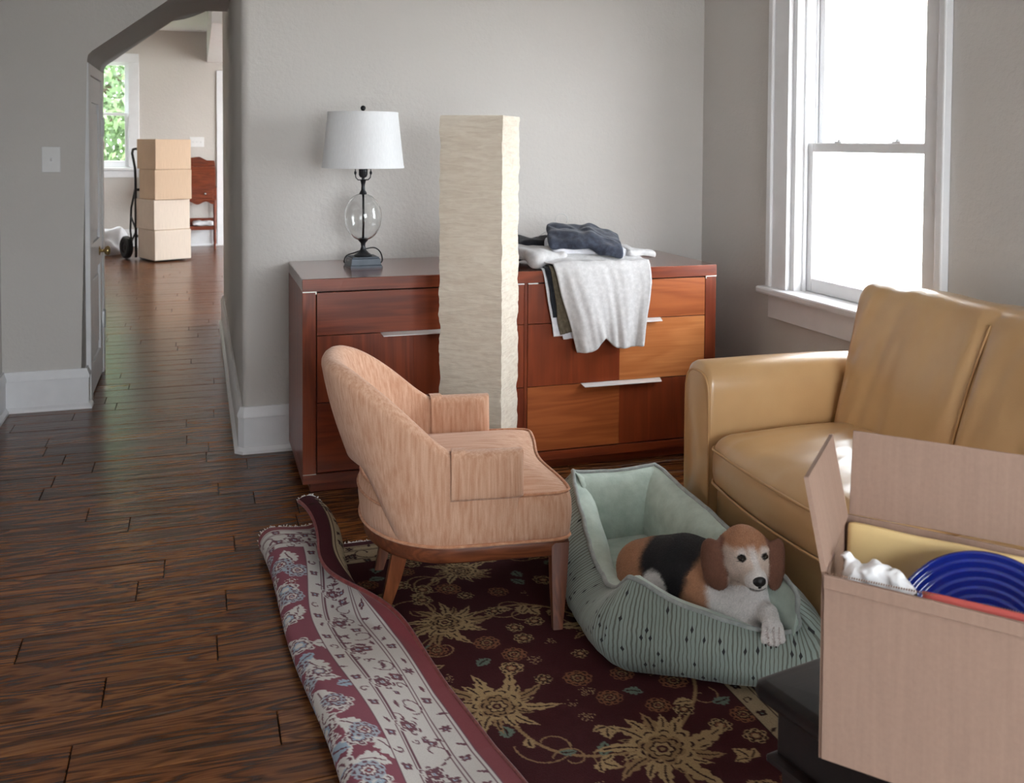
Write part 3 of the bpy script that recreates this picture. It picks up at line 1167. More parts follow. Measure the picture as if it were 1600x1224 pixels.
# ================================================================== TABLE LAMP
LX, LY, LZ = 0.622, 3.992, 0.786
TL = empty('table_lamp', (LX, LY, LZ), 'table lamp with clear glass globe and white drum shade on the dresser', 'lamp', rz=0.06)
b = MB()
b.rings([[(sx * a, sy * a, z) for sx, sy in ((-1, -1), (1, -1), (1, 1), (-1, 1))] for a, z in ((0.062, 0.0), (0.062, 0.008), (0.059, 0.012), (0.056, 0.034), (0.052, 0.038), (0.052, 0.041))])
b.build('plinth', 'slate', TL)
b = MB().lathe([(0.0001, 0.041), (0.035, 0.041), (0.036, 0.046), (0.024, 0.053), (0.012, 0.066), (0.008, 0.080), (0.010, 0.093), (0.019, 0.103), (0.021, 0.108), (0.017, 0.112), (0.0001, 0.113)], n=28)
b.build('foot', 'bronze', TL, 35)
prof = []
for i in range(25):
    a = -PI / 2 + PI * i / 24
    rr = math.cos(a) ** 0.92 if math.cos(a) > 0 else 0
    prof.append((max(0.0001, 0.0735 * rr), 0.197 + 0.094 * math.sin(a)))
inn = [(max(0.0001, r_ - 0.0035), 0.197 + (z_ - 0.197) * 0.962) for r_, z_ in prof]
b = MB().lathe(prof, n=40)
b.lathe(inn[::-1], n=40)
me = bpy.data.meshes.new('globe')
me.from_pydata(b.v, [], b.f)
link('globe', me, 'clear_glass', TL, True, label='clear egg-shaped glass globe')
MB().tube([(0, 0, 0.108), (0.002, 0.001, 0.20), (0, 0, 0.29)], 0.0045, 8).build('rod', 'bronze', TL, True)
b = MB().lathe([(0.0001, 0.286), (0.016, 0.286), (0.014, 0.294), (0.008, 0.304), (0.007, 0.322), (0.010, 0.336), (0.012, 0.342), (0.006, 0.347), (0.006, 0.352), (0.014, 0.356),
                (0.017, 0.364), (0.017, 0.40), (0.014, 0.41), (0.0001, 0.41)], n=24)
b.build('neck', 'bronze', TL, 35)
b = MB()
for z in (0.366, 0.372, 0.378, 0.384):
    b.lathe([(0.0165, z - 0.002), (0.0185, z), (0.0165, z + 0.002)], n=20)
b.build('socket', 'black_metal', TL, True)
b = MB()
for s in (-1, 1):
    b.tube([(s * 0.004, 0, 0.344), (s * 0.020, 0, 0.344), (s * 0.029, 0, 0.353), (s * 0.031, 0, 0.37), (s * 0.031, 0, 0.44), (s * 0.045, 0, 0.52), (s * 0.03, 0, 0.59), (s * 0.002, 0, 0.612)], 0.0022, 8)
    b.lathe([(0.0001, -0.009), (0.005, -0.004), (0.005, 0.004), (0.0001, 0.009)], (s * 0.031, 0, 0.372), 10)
b.build('harp', 'bronze', TL, True)
b = MB()
n = 56
for i in range(n):
    pass
rt, rb_, z0, z1 = 0.137, 0.1605, 0.392, 0.612
b.lathe([(rb_, z0), (rt, z1), (rt - 0.002, z1), (rb_ - 0.002, z0), (rb_, z0)], n=64)
b.lathe([(rb_ + 0.001, z0), (rb_ + 0.001 - 0.0008, z0 + 0.008), (rb_ - 0.003, z0 + 0.008), (rb_ - 0.003, z0 - 0.001), (rb_ + 0.001, z0)], n=64)
b.lathe([(rt + 0.001, z1), (rt + 0.0016, z1 - 0.007), (rt - 0.003, z1 - 0.007), (rt - 0.003, z1 + 0.001), (rt + 0.001, z1)], n=64)
b.build('shade', 'lampshade_linen', TL, 40, label='white tapered fabric drum shade')
b = MB()
for k in range(3):
    a = 2 * PI * k / 3 + 0.4
    b.tube([(0, 0, 0.610), (math.cos(a) * 0.134, math.sin(a) * 0.134, 0.606)], 0.0018, 6)
b.build('spider', 'bronze', TL)
MB().lathe([(0.0001, 0.608), (0.005, 0.609), (0.0035, 0.617), (0.009, 0.622), (0.011, 0.629), (0.008, 0.636), (0.0001, 0.639)], n=18).build('finial', 'black_metal', TL, True)
pts = [(0.055, 0.02, 0.012), (0.075, 0.03, 0.006), (0.092, 0.06, 0.016), (0.090, 0.09, 0.045), (0.068, 0.10, 0.062), (0.03, 0.10, 0.058), (-0.01, 0.10, 0.045), (-0.045, 0.10, 0.034), (-0.058, 0.09, 0.012), (-0.05, 0.10, 0.004)]
cv = []
for i in range(len(pts) - 1):
    p0, p1, p2, p3 = [Vector(pts[min(max(i + d, 0), len(pts) - 1)]) for d in (-1, 0, 1, 2)]
    for t in (0, 0.25, 0.5, 0.75):
        cv.append(0.5 * ((2 * p1) + (p2 - p0) * t + (2 * p0 - 5 * p1 + 4 * p2 - p3) * t * t + (3 * p1 - p0 - 3 * p2 + p3) * t ** 3))
MB().tube(cv, 0.0028, 8).build('cord', 'black_metal', TL, True, label='looped black electric cord')

# ================================================================== PAPER COLUMN LAMP
PLc = (0.957, 3.466)
PL = empty('paper_floor_lamp', (PLc[0], PLc[1], 0), 'tall square crinkled rice paper floor lamp in front of the dresser', 'lamp', rz=-math.radians(32))
hs, z0, z1 = 0.113, 0.03, 1.375
nu, nv = 30, 260
V = []
for s in range(4):
    for i in range(nu):
        t = -1 + 2 * i / nu
        base = {0: (t, -1), 1: (1, t), 2: (-t, 1), 3: (-1, -t)}[s]
        V.append(base)
V = np.array(V)
zz = np.linspace(z0, z1, nv)
P = np.zeros((len(V), nv, 3))
for i, (bx, by) in enumerate(V):
    corner = min(abs(abs(bx) - 1), abs(abs(by) - 1)) if abs(bx) == 1 and abs(by) == 1 else 1 - max(min(abs(bx), abs(by)), 0)
    cw = math.exp(-corner * 9)
    nrm = Vector((bx, by, 0))
    nx = Vector((bx if abs(bx) == 1 else 0, by if abs(by) == 1 else 0, 0)).normalized()
    for j, z in enumerate(zz):
        q = Vector((bx * 1.6, by * 1.6, z * 26))
        d = 0.0038 * noise.noise(q) + 0.0022 * noise.noise(Vector((bx * 6, by * 6, z * 70))) + 0.003 * noise.noise(Vector((bx * 0.8 + 9, by * 0.8, z * 6)))
        d += cw * 0.006 * noise.noise(Vector((bx + 4, by, z * 17)))
        P[i, j] = (bx * hs + nx.x * d, by * hs + nx.y * d, z)
me = npmesh('shade', P.reshape(-1, 3), gridfaces(len(V), nv, 0, False, True))
link('shade', me, 'rice_paper', PL, 50, label='cream crinkled paper sleeve')
MB().box(-hs + 0.004, hs - 0.004, -hs + 0.004, hs - 0.004, 0.0, 0.03, 0.002).build('base', 'black_metal', PL)
b = MB()
for sx, sy in ((-1, -1), (1, -1), (1, 1), (-1, 1)):
    b.tube([(sx * (hs - 0.012), sy * (hs - 0.012), 0.03), (sx * (hs - 0.012), sy * (hs - 0.012), 1.36)], 0.003, 6)
b.tube([(sx * (hs - 0.012), sy * (hs - 0.012), 1.36) for sx, sy in ((-1, -1), (1, -1), (1, 1), (-1, 1))], 0.003, 6, closed=True)
b.build('frame', 'black_metal', PL)

# ================================================================== ARMCHAIR
CH = empty('armchair', (0.71, 2.78, 0.009), 'low peach slub-fabric tub armchair with open lower back and walnut legs', 'chair', rz=-math.radians(7))
HW = 0.283
XA, X0_, RX = 0.092, -0.045, 0.200


def plan(t):
    """centre line of the tub back: t 0..1 from the near arm round the rear to the far arm; returns x, y, nx, ny, a (0 side .. 1 rear)"""
    Ls = XA - X0_
    La = PI * (RX + HW) / 2 * 0.98
    Tt = 2 * Ls + La
    s = t * Tt
    if s < Ls:
        return XA - s, -HW, 0, -1, 0.0
    if s > Ls + La:
        return X0_ + (s - Ls - La), HW, 0, 1, 0.0
    ph = (s - Ls) / La * PI
    x, y = X0_ - RX * math.sin(ph), -HW * math.cos(ph)
    nx, ny = -HW * math.sin(ph), -RX * math.cos(ph)
    l = math.hypot(nx, ny)
    return x, y, nx / l, ny / l, 1 - abs(ph - PI / 2) / (PI / 2)


def sms(a, b_, x):
    t = min(max((x - a) / (b_ - a), 0), 1)
    return t * t * (3 - 2 * t)


def ztop(a):
    return 0.462 + 0.216 * sms(-0.08, 0.82, a)


def zbot(a):
    return 0.222 + 0.180 * sms(0.40, 0.70, a)


def shell(t0, t1, zb, zt, th, out=0.0, nt=90, endcap=0.028, zref=None):
    rings = []
    ts = [t0 + (t1 - t0) * i / nt for i in range(nt + 1)]
    caps = [(0.0, 0.35), (0.25, 0.72), (0.6, 0.93), (1.0, 1.0)]
    seq = [(ts[0], -(1 - c) * endcap, w) for c, w in caps[:-1]] + [(t, 0, 1.0) for t in ts] + [(ts[-1], (1 - c) * endcap, w) for c, w in caps[:-1][::-1]]
    for t, ext, wsc in seq:
        x, y, nx, ny, a = plan(t)
        if ext:
            x += abs(ext)
        za, zb_ = zb(a), zt(a)
        lean = 0.24 * sms(0.0, 0.9, a) + 0.03
        h = th / 2 * (0.75 + 0.35 * sms(0, 0.6, a)) * wsc
        ring = []
        prof = []
        for k in range(7):
            prof.append((h, za + 0.008 + (zb_ - h * 0.9 - za - 0.008) * k / 6))
        for k in range(1, 8):
            an = PI * k / 8
            prof.append((h * math.cos(an), zb_ - h * 0.9 + h * 0.9 * math.sin(an)))
        for k in range(7):
            prof.append((-h, zb_ - h * 0.9 + (za + 0.008 - zb_ + h * 0.9) * k / 6))
        prof.append((-h + 0.006, za))
        prof.append((h - 0.006, za))
        for d, z in prof:
            d2 = d + out * (1 if d > 0 else -1)
            zr = zref(a) if zref else za
            puffb = 0.008 * math.sin(PI * min(max((z - zr) / (zb_ - zr), 0), 1)) * (1 if d > 0 else 0.6)
            off = d2 + lean * (z - 0.235) + (puffb if d > 0 else -puffb)
            ring.append((x + nx * off, y + ny * off, z))
        rings.append(ring)
    return MB().rings(rings)


shell(0.0, 1.0, zbot, ztop, 0.052).build('back_shell', 'slub_peach', CH, 60, label='wraparound upholstered back and arms')
# fabric sleeves over both arm ends
for t0, t1 in ((0.0, 0.150), (0.850, 1.0)):
    shell(t0, t1, lambda a: 0.352, lambda a: ztop(a) + 0.006, 0.052, 0.0095, 16, 0.036, zbot).build('arm_cover', 'slub_peach', CH, 60, label='loose fabric sleeve over the arm end')


def seat_outline(ins=0.0, n=96):
    pts = []
    hw, xf, xr = 0.306 - ins, 0.262 - ins, 0.285 - ins
    # front edge with a shallow serpentine dip, then sides, then rounded rear
    ctrl = []
    m = 24
    for i in range(m + 1):
        yy = hw * (1 - 2 * i / m) * 0.985
        dip = -0.030 * math.exp(-(yy / 0.15) ** 2) + 0.004
        ctrl.append((xf + dip, -yy))
    for i in range(1, 9):
        ctrl.append((xf - (xf - X0_) * i / 8 - 0.006 * (i == 1) + 0.0, hw))
    for i in range(1, 32):
        ph = PI * i / 32
        ctrl.append((X0_ - (xr + X0_) * math.sin(ph), hw * math.cos(ph)))
    for i in range(8, 0, -1):
        ctrl.append((xf - (xf - X0_) * i / 8, -hw))
    return ctrl


def smooth_loop(p, k):
    p = np.array(p)
    for _ in range(k):
        p = 0.25 * np.roll(p, 1, 0) + 0.5 * p + 0.25 * np.roll(p, -1, 0)
    return p


OUT = smooth_loop(seat_outline(), 2)
CEN = np.array([0.02, 0.0])


def inset(p, d):
    tg = np.roll(p, -1, 0) - np.roll(p, 1, 0)
    nn = np.stack([-tg[:, 1], tg[:, 0]], 1)
    nn /= np.maximum(np.linalg.norm(nn, axis=1, keepdims=True), 1e-9)
    if ((CEN - p) * nn).sum() < 0:
        nn = -nn
    return p + nn * d


rings = []
for d, z in ((0.012, 0.226), (0.003, 0.230), (0.0, 0.25), (-0.004, 0.29), (-0.002, 0.325), (0.002, 0.343), (0.012, 0.352)):
    q = inset(OUT, d)
    rings.append([(x, y_, z) for x, y_ in q])
b = MB().rings(rings, cap1=False)
b.build('seat_box', 'slub_peach', CH, 60)
rings = []
q0 = inset(OUT, 0.006)
for k in range(9):
    s = 1 - k / 8.0
    zc = 0.350 + 0.042 * (1 - s ** 2.6)
    rings.append([(CEN[0] + (x - CEN[0]) * s, CEN[1] + (y_ - CEN[1]) * s, zc) for x, y_ in q0])
b = MB().rings(rings[:-1], cap0=False, cap1=True)
b.build('seat_cushion', 'slub_peach_seat', CH, True, label='domed seat with a curved front edge')
MB().tube([(x, y_, 0.3515) for x, y_ in inset(OUT, 0.004)], 0.0042, 8, closed=True).build('seat_welt', 'welt_peach', CH, True)
MB().tube([(x, y_, 0.229) for x, y_ in inset(OUT, 0.001)], 0.0045, 8, closed=True).build('lower_welt', 'welt_peach', CH, True)
rear = [(x, y_, 0.312) for x, y_ in inset(OUT, -0.004) if x < -0.05]
MB().tube(sorted(rear, key=lambda p: math.atan2(p[1], -p[0] - 0.02)), 0.004, 8).build('rear_welt', 'welt_peach', CH, True)
rings = []
for d, z in ((0.016, 0.180), (0.012, 0.184), (0.010, 0.222), (0.012, 0.226)):
    rings.append([(x, y_, z) for x, y_ in inset(OUT, d)])
MB().rings(rings).build('seat_rail', 'walnut', CH, 50, label='walnut rail under the seat')


def leg(top, bot, rt_, rb):
    b = MB()
    ring = []
    for (cx, cy, z), r_ in ((top, rt_), (((top[0] * 0.55 + bot[0] * 0.45), (top[1] * 0.55 + bot[1] * 0.45), (top[2] + bot[2]) * 0.5), (rt_ * 0.62 + rb * 0.38)), (bot, rb)):
        k = []
        for i in range(12):
            a = 2 * PI * i / 12 + PI / 12
            c, s = math.cos(a), math.sin(a)
            m = max(abs(c), abs(s)) ** 0.75
            k.append((cx + r_ * c / m, cy + r_ * s / m, z))
        ring.append(k)
    return b.rings(ring)


for sy in (-1, 1):
    leg((0.232, sy * 0.268, 0.215), (0.218, sy * 0.318, 0.0), 0.026, 0.0135).build('leg', 'walnut_z', CH, 40)
    leg((-0.178, sy * 0.165, 0.19), (-0.222, sy * 0.140, 0.0), 0.024, 0.0135).build('leg', 'walnut_z', CH, 40)

# ================================================================== SOFA
SF = empty('sofa', (1.84, 1.78, 0.0), 'tan leather sofa along the window wall', 'sofa')


def wrinkle(amp, sc, seed, axis_scale=(1, 1, 1)):
    def fn(X):
        for i in range(len(X)):
            p = Vector((X[i][0] * axis_scale[0], X[i][1] * axis_scale[1], X[i][2] * axis_scale[2])) * sc + Vector((seed, seed, seed))
            X[i] = X[i] + np.array((noise.noise(p), noise.noise(p + Vector((5, 0, 0))) * 0.4, noise.noise(p + Vector((0, 7, 0))))) * amp
        return X
    return fn


def place(me, name, mat, parent, loc, rot=(0, 0, 0), smooth=True, label=None):
    o = link(name, me, mat, parent, smooth, label=label)
    o.location = loc
    o.rotation_euler = rot
    return o


def arm_mesh():
    """padded arm: profile in y-z swept along x, its front closed by a welted panel"""
    prof = []
    hw, h = 0.076, 0.628
    for i in range(6):
        prof.append((-hw, 0.05 + (h - 0.09 - 0.05) * i / 5))
    for i in range(1, 12):
        a = PI - PI * i / 12
        prof.append((hw * 1.0 * math.copysign(abs(math.cos(a)) ** 0.7, math.cos(a)), h - 0.09 + 0.09 * math.sin(a) ** 0.8))
    for i in range(6):
        prof.append((hw, h - 0.09 - (h - 0.09 - 0.05) * i / 5))
    rings = []
    for x, s in ((-0.422, 0.90), (-0.420, 0.95), (-0.412, 0.99), (-0.40, 1.0), (-0.2, 1.004), (0.0, 1.0), (0.2, 0.985), (0.34, 0.97), (0.36, 0.9)):
        rings.append([(x, p[0] * s + 0.004 * math.sin(x * 9), 0.05 + (p[1] - 0.05) * (s if p[1] > 0.3 else 1)) for p in prof])
    return MB().rings(rings), prof


am, aprof = arm_mesh()
me = am.mesh('arm')
for yy in (0.905, -0.905):
    o = link('arm', me, 'leather_tan', SF, 50)
    o.location = (0, yy, 0)
    w_ = MB().tube([(-0.4185, p[0] * 0.955, 0.05 + (p[1] - 0.05) * (0.955 if p[1] > 0.3 else 1)) for p in aprof], 0.0045, 8)
    o2 = w_.build('arm_welt', 'leather_welt', SF, True)
    o2.location = (0, yy, 0)
bm_ = puff((0.385, 0.84, 0.115), 0.03, (16, 24, 6), (0.008, 0, 0))
place(bm_, 'base', 'leather_tan', SF, (-0.012, 0.0, 0.165), label='leather-covered base below the seat cushions')


def cushion(X):
    # crown, a puffed nose, gathers near the front welt
    u = X / np.array((0.31, 0.413, 0.085))
    f = np.clip(-u[:, 0], 0, 1) ** 2
    X[:, 0] -= 0.03 * f * np.clip(1 - u[:, 1] ** 2, 0, 1)
    for i in range(len(X)):
        p = Vector((X[i][0] * 5, X[i][1] * 22, X[i][2] * 9))
        X[i][2] += 0.006 * noise.noise(p) * (1 if u[i][2] > 0 else 0.3)
    return X


for yy in (0.414, -0.414):
    cu = puff((0.32, 0.412, 0.085), 0.06, (36, 40, 10), (0.012, 0.0, 0.038), fn=cushion)
    o = place(cu, 'seat_cushion', 'leather_tan', SF, (-0.105, yy, 0.352), label='plump creased seat cushion')
    wl = []
    for z_ in (0.045, -0.048):
        pts = []
        for i in range(41):
            yv = -0.400 + 0.800 * i / 40
            uu = yv / 0.412
            e = max(0, (abs(uu) - 0.86) / 0.14)
            pts.append((-0.322 - 0.036 * (1 - uu * uu) + 0.05 * e * e, yv, z_ + 0.010 * (1 - uu * uu) * (1 if z_ > 0 else -0.6)))
        w_ = MB().tube(pts, 0.004, 8).build('cushion_welt', 'leather_welt', o, True)


def backfn(X):
    for i in range(len(X)):
        x, y_, z_ = X[i]
        k = sms(-0.1, 0.45, z_)
        X[i][0] += 0.012 * noise.noise(Vector((y_ * 9, z_ * 2.2, 1.0))) * (0.4 + k) * (1 if x < 0 else 0.3)
        X[i][0] += 0.006 * noise.noise(Vector((y_ * 22 + z_ * 6, z_ * 5, 4.0)))
        X[i][2] += 0.010 * noise.noise(Vector((y_ * 6, x * 8, 2.0)))
        # seam valleys between the back panels
        for ys in (-0.22, 0.26):
            X[i][0] += 0.016 * math.exp(-((y_ - ys - 0.10 * (0.25 - z_)) / 0.018) ** 2) * (1 if x < 0 else 0)
    return X


bk = puff((0.125, 0.835, 0.29), 0.062, (14, 96, 30), (0.03, 0, 0.012), fn=backfn)
BK = place(bk, 'back', 'leather_tan', SF, (0.145, 0.0, 0.565), (0, math.radians(13), 0), label='tall soft back cushion with creases')
for ys in (-0.22, 0.26):
    MB().tube([(-0.118 - 0.024 * (1 - (z_ / 0.3) ** 2), ys + 0.10 * (0.25 - z_), z_) for z_ in np.linspace(-0.25, 0.235, 22)], 0.0038, 8).build('back_seam', 'leather_welt', BK, True)
for xx in (-0.34, 0.30):
    for yy in (0.88, -0.88):
        MB().lathe([(0.0001, 0), (0.022, 0), (0.03, 0.06), (0.0001, 0.06)], (xx, yy, 0.0), 14).build('foot', 'espresso', SF, 40)

# ================================================================== DARK COFFEE TABLE
CT = empty('coffee_table', (0.812, 1.350, 0.0), 'dark espresso wood coffee table under the open moving box', 'table', rz=math.radians(11))
TW, TD = 0.42, 0.78


def tslab(name, prof, mat='espresso', rad=0.02):
    rings = []
    for ins, z in prof:
        x0, x1, y0, y1 = ins, TW - ins, -TD + ins, -ins
        r_ = max(rad - ins * 0.3, 0.004)
        ring = []
        for cx, cy, a0 in ((x1 - r_, y1 - r_, 0), (x0 + r_, y1 - r_, PI / 2), (x0 + r_, y0 + r_, PI), (x1 - r_, y0 + r_, 1.5 * PI)):
            for i in range(5):
                a = a0 + PI / 2 * i / 4
                ring.append((cx + r_ * math.cos(a), cy + r_ * math.sin(a), z))
        rings.append(ring)
    return MB().rings(rings).build(name, mat, CT, 40)


tslab('top', [(0.016, 0.416), (0.004, 0.421), (0.0, 0.432), (0.003, 0.444), (0.012, 0.450)])
tslab('apron', [(0.030, 0.335), (0.030, 0.416)], rad=0.01)
tslab('moulding', [(0.026, 0.318), (0.018, 0.322), (0.018, 0.330), (0.028, 0.336)], rad=0.01)
for sx in (0, 1):
    for sy in (0, 1):
        x, y_ = (0.036 if not sx else TW - 0.106), (-0.106 if not sy else -TD + 0.036)
        MB().rings([[(x + d, y_ + d, z), (x + 0.07 - d, y_ + d, z), (x + 0.07 - d, y_ + 0.07 - d, z), (x + d, y_ + 0.07 - d, z)] for d, z in ((0.012, 0.0), (0.0, 0.30), (0.0, 0.319))]).build('leg', 'espresso', CT)
tslab('shelf', [(0.05, 0.115), (0.045, 0.12), (0.045, 0.135), (0.05, 0.14)], rad=0.01)

# ================================================================== OPEN MOVING BOX ON THE TABLE
BXo = Vector((0.797, 1.137, 0.4505))
n1 = Vector((math.cos(math.radians(-52)), math.sin(math.radians(-52)), 0))
n2 = Vector((math.cos(math.radians(48)), math.sin(math.radians(48)), 0))
BL, BD, BH, BT = 0.47, 0.245, 0.252, 0.004
CB = empty('open_moving_box', BXo, 'open brown cardboard box full of packed things on the dark table', 'box')
UPV = Vector((0, 0, 1))


def sheet(o, a, b_, la, lb, t=BT, name='panel', mat='kraft', bev=0.0012, sub=1):
    """a board with one corner at o, edges along a and b, thickness along a x b"""
    a, b_ = a.normalized(), b_.normalized()
    c = a.cross(b_).normalized()
    M = Matrix(((a.x, b_.x, c.x, o[0]), (a.y, b_.y, c.y, o[1]), (a.z, b_.z, c.z, o[2]), (0, 0, 0, 1)))
    me = MB().box(0, la, 0, lb, 0, t, bev).mesh(name)
    o_ = link(name, me, mat, CB)
    o_.matrix_local = M
    return o_


Z0 = Vector((0, 0, 0))
sheet(Z0, n1, UPV, BL, BH, name='side_panel')                                   # near side
sheet(n2 * BD, n1, UPV, BL, BH, name='side_panel')                              # far side
sheet(n2 * 0.0 + n1 * 0.001, n2, UPV, BD, BH, -BT, name='end_panel')
sheet(n1 * (BL - 0.001), n2, UPV, BD, BH, -BT, name='end_panel')
sheet(Z0 + UPV * 0.001, n1, n2, BL, BD, name='bottom_panel')
hz = UPV * (BH + 0.001)
fl_far = sheet(n2 * BD + hz + n1 * 0.006, n1, (UPV + n2 * 0.16), BL - 0.008, 0.128, name='flap')
fl_end = sheet(hz + n1 * 0.0 + n2 * 0.004, n2, (UPV * 1.0 - n1 * 0.20), BD - 0.012, 0.128, -BT, name='flap')
rimb = sheet(UPV * (BH - 0.016) - n2 * 0.0022, n1, UPV, BL, 0.018, 0.0065, name='creased_rim')
fluted = MB()
for q in range(150):
    a_ = BL * q / 150
    fluted.box(a_, a_ + BL / 320, 0.0002, 0.0030, 0, 0.0016)
fo = fluted.build('fluted_edge', 'kraft_edge', CB)
fo.matrix_local = Matrix(((n1.x, n2.x, 0, 0), (n1.y, n2.y, 0, 0), (0, 0, 1, BH + 0.0005), (0, 0, 0, 1)))
fl_end2 = sheet(n1 * BL + hz + n2 * 0.004, n2, (UPV * 0.2 + n1), BD - 0.012, 0.128, -BT, name='flap')

# things packed in the box
def inbox(a, b_, z):
    return BXo + n1 * a + n2 * b_ + UPV * z


c3 = n1.cross(UPV)
me = puff((0.215, 0.006, 0.118), 0.005, (20, 4, 12), (0, 0.004, 0), 0.003, 9.0, 2.0)
en = link('padded_envelope', me, 'manila', None, True)
ang = math.atan2(n1.y, n1.x)
en.location = inbox(0.222, BD - 0.020, 0.008 + 0.122)
en.rotation_euler = (0, 0, ang)
tag(en, 'yellow manila padded envelope standing along the far side inside the open box', 'envelope')


def paper_blob():
    prims = [((-0.045, 0.0, 0.0), 0.030), ((-0.012, 0.006, 0.008), 0.030), ((0.022, 0.0, 0.004), 0.028), ((-0.062, 0.01, 0.018), 0.013), ((-0.070, 0.012, 0.036), 0.009), ((0.042, -0.006, -0.008), 0.022)]
    lo, h_ = (-0.11, -0.06, -0.08), 0.003
    sh = (58, 42, 46)
    G = np.stack(np.meshgrid(*[lo[k] + h_ * np.arange(sh[k]) for k in range(3)], indexing='ij'), -1)
    d = np.full(sh, 9.0)
    for c, r_ in prims:
        q = np.linalg.norm(G - np.array(c), axis=-1) - r_
        k = 0.012
        hh = np.clip(0.5 + 0.5 * (d - q) / k, 0, 1)
        d = d * (1 - hh) + q * hh - k * hh * (1 - hh)
    V, F_ = surface_nets(d, lo, h_)
    for i in range(len(V)):
        V[i] += np.array(noise.noise_vector(Vector(V[i] * 34))) * 0.007 + np.array(noise.noise_vector(Vector(V[i] * 80))) * 0.0035
    return npmesh('crumpled_tissue', V, F_)


ct = link('crumpled_tissue', paper_blob(), 'tissue_white', None, True)
ct.location = inbox(0.072, 0.050, 0.235)
ct.scale = (0.72, 0.72, 0.72)
ct.rotation_euler = (0, 0, ang)
tag(ct, 'crumpled white packing paper in the near corner of the open box', 'packing paper')
b = MB()
pr_ = []
for k in range(28):
    t = k / 27
    r_ = 0.045 + 0.075 * t
    pr_.append((r_, 0.004 + 0.040 * t ** 1.5 + 0.0018 * math.sin(t * 46)))
inner = [(r_ - 0.002, z + 0.004) for r_, z in pr_][::-1]
prof = [(0.0001, 0.0), (0.045, 0.0)] + pr_ + [(0.1215, 0.0470)] + inner + [(0.0001, 0.008)]
b.lathe(prof, n=72)
bw = b.build('cobalt_bowl', 'cobalt_glass', None, True)
nrm = (n2 * -0.78 + UPV * 0.62 - n1 * 0.05).normalized()
bw.rotation_mode = 'QUATERNION'
bw.rotation_quaternion = nrm.to_track_quat('Z', 'Y')
bw.location = inbox(0.205, 0.150, 0.135)
tag(bw, 'ridged cobalt blue glass bowl tilted on edge inside the open box', 'bowl')
me = puff((0.11, 0.004, 0.10), 0.003, (10, 2, 8), (0, 0, 0), 0.001, 9.0)
rp_ = link('red_folder', me, 'red_paper', None, True)
rp_.location = inbox(0.235, 0.016, 0.155)
rp_.rotation_euler = (0, 0, ang)
tag(rp_, 'thin red folder edge standing at the near side of the open box', 'folder')
# ================================================================== RUG
RW, RL = 1.555, 2.05            # across, along
ry0 = 3.165                     # far edge


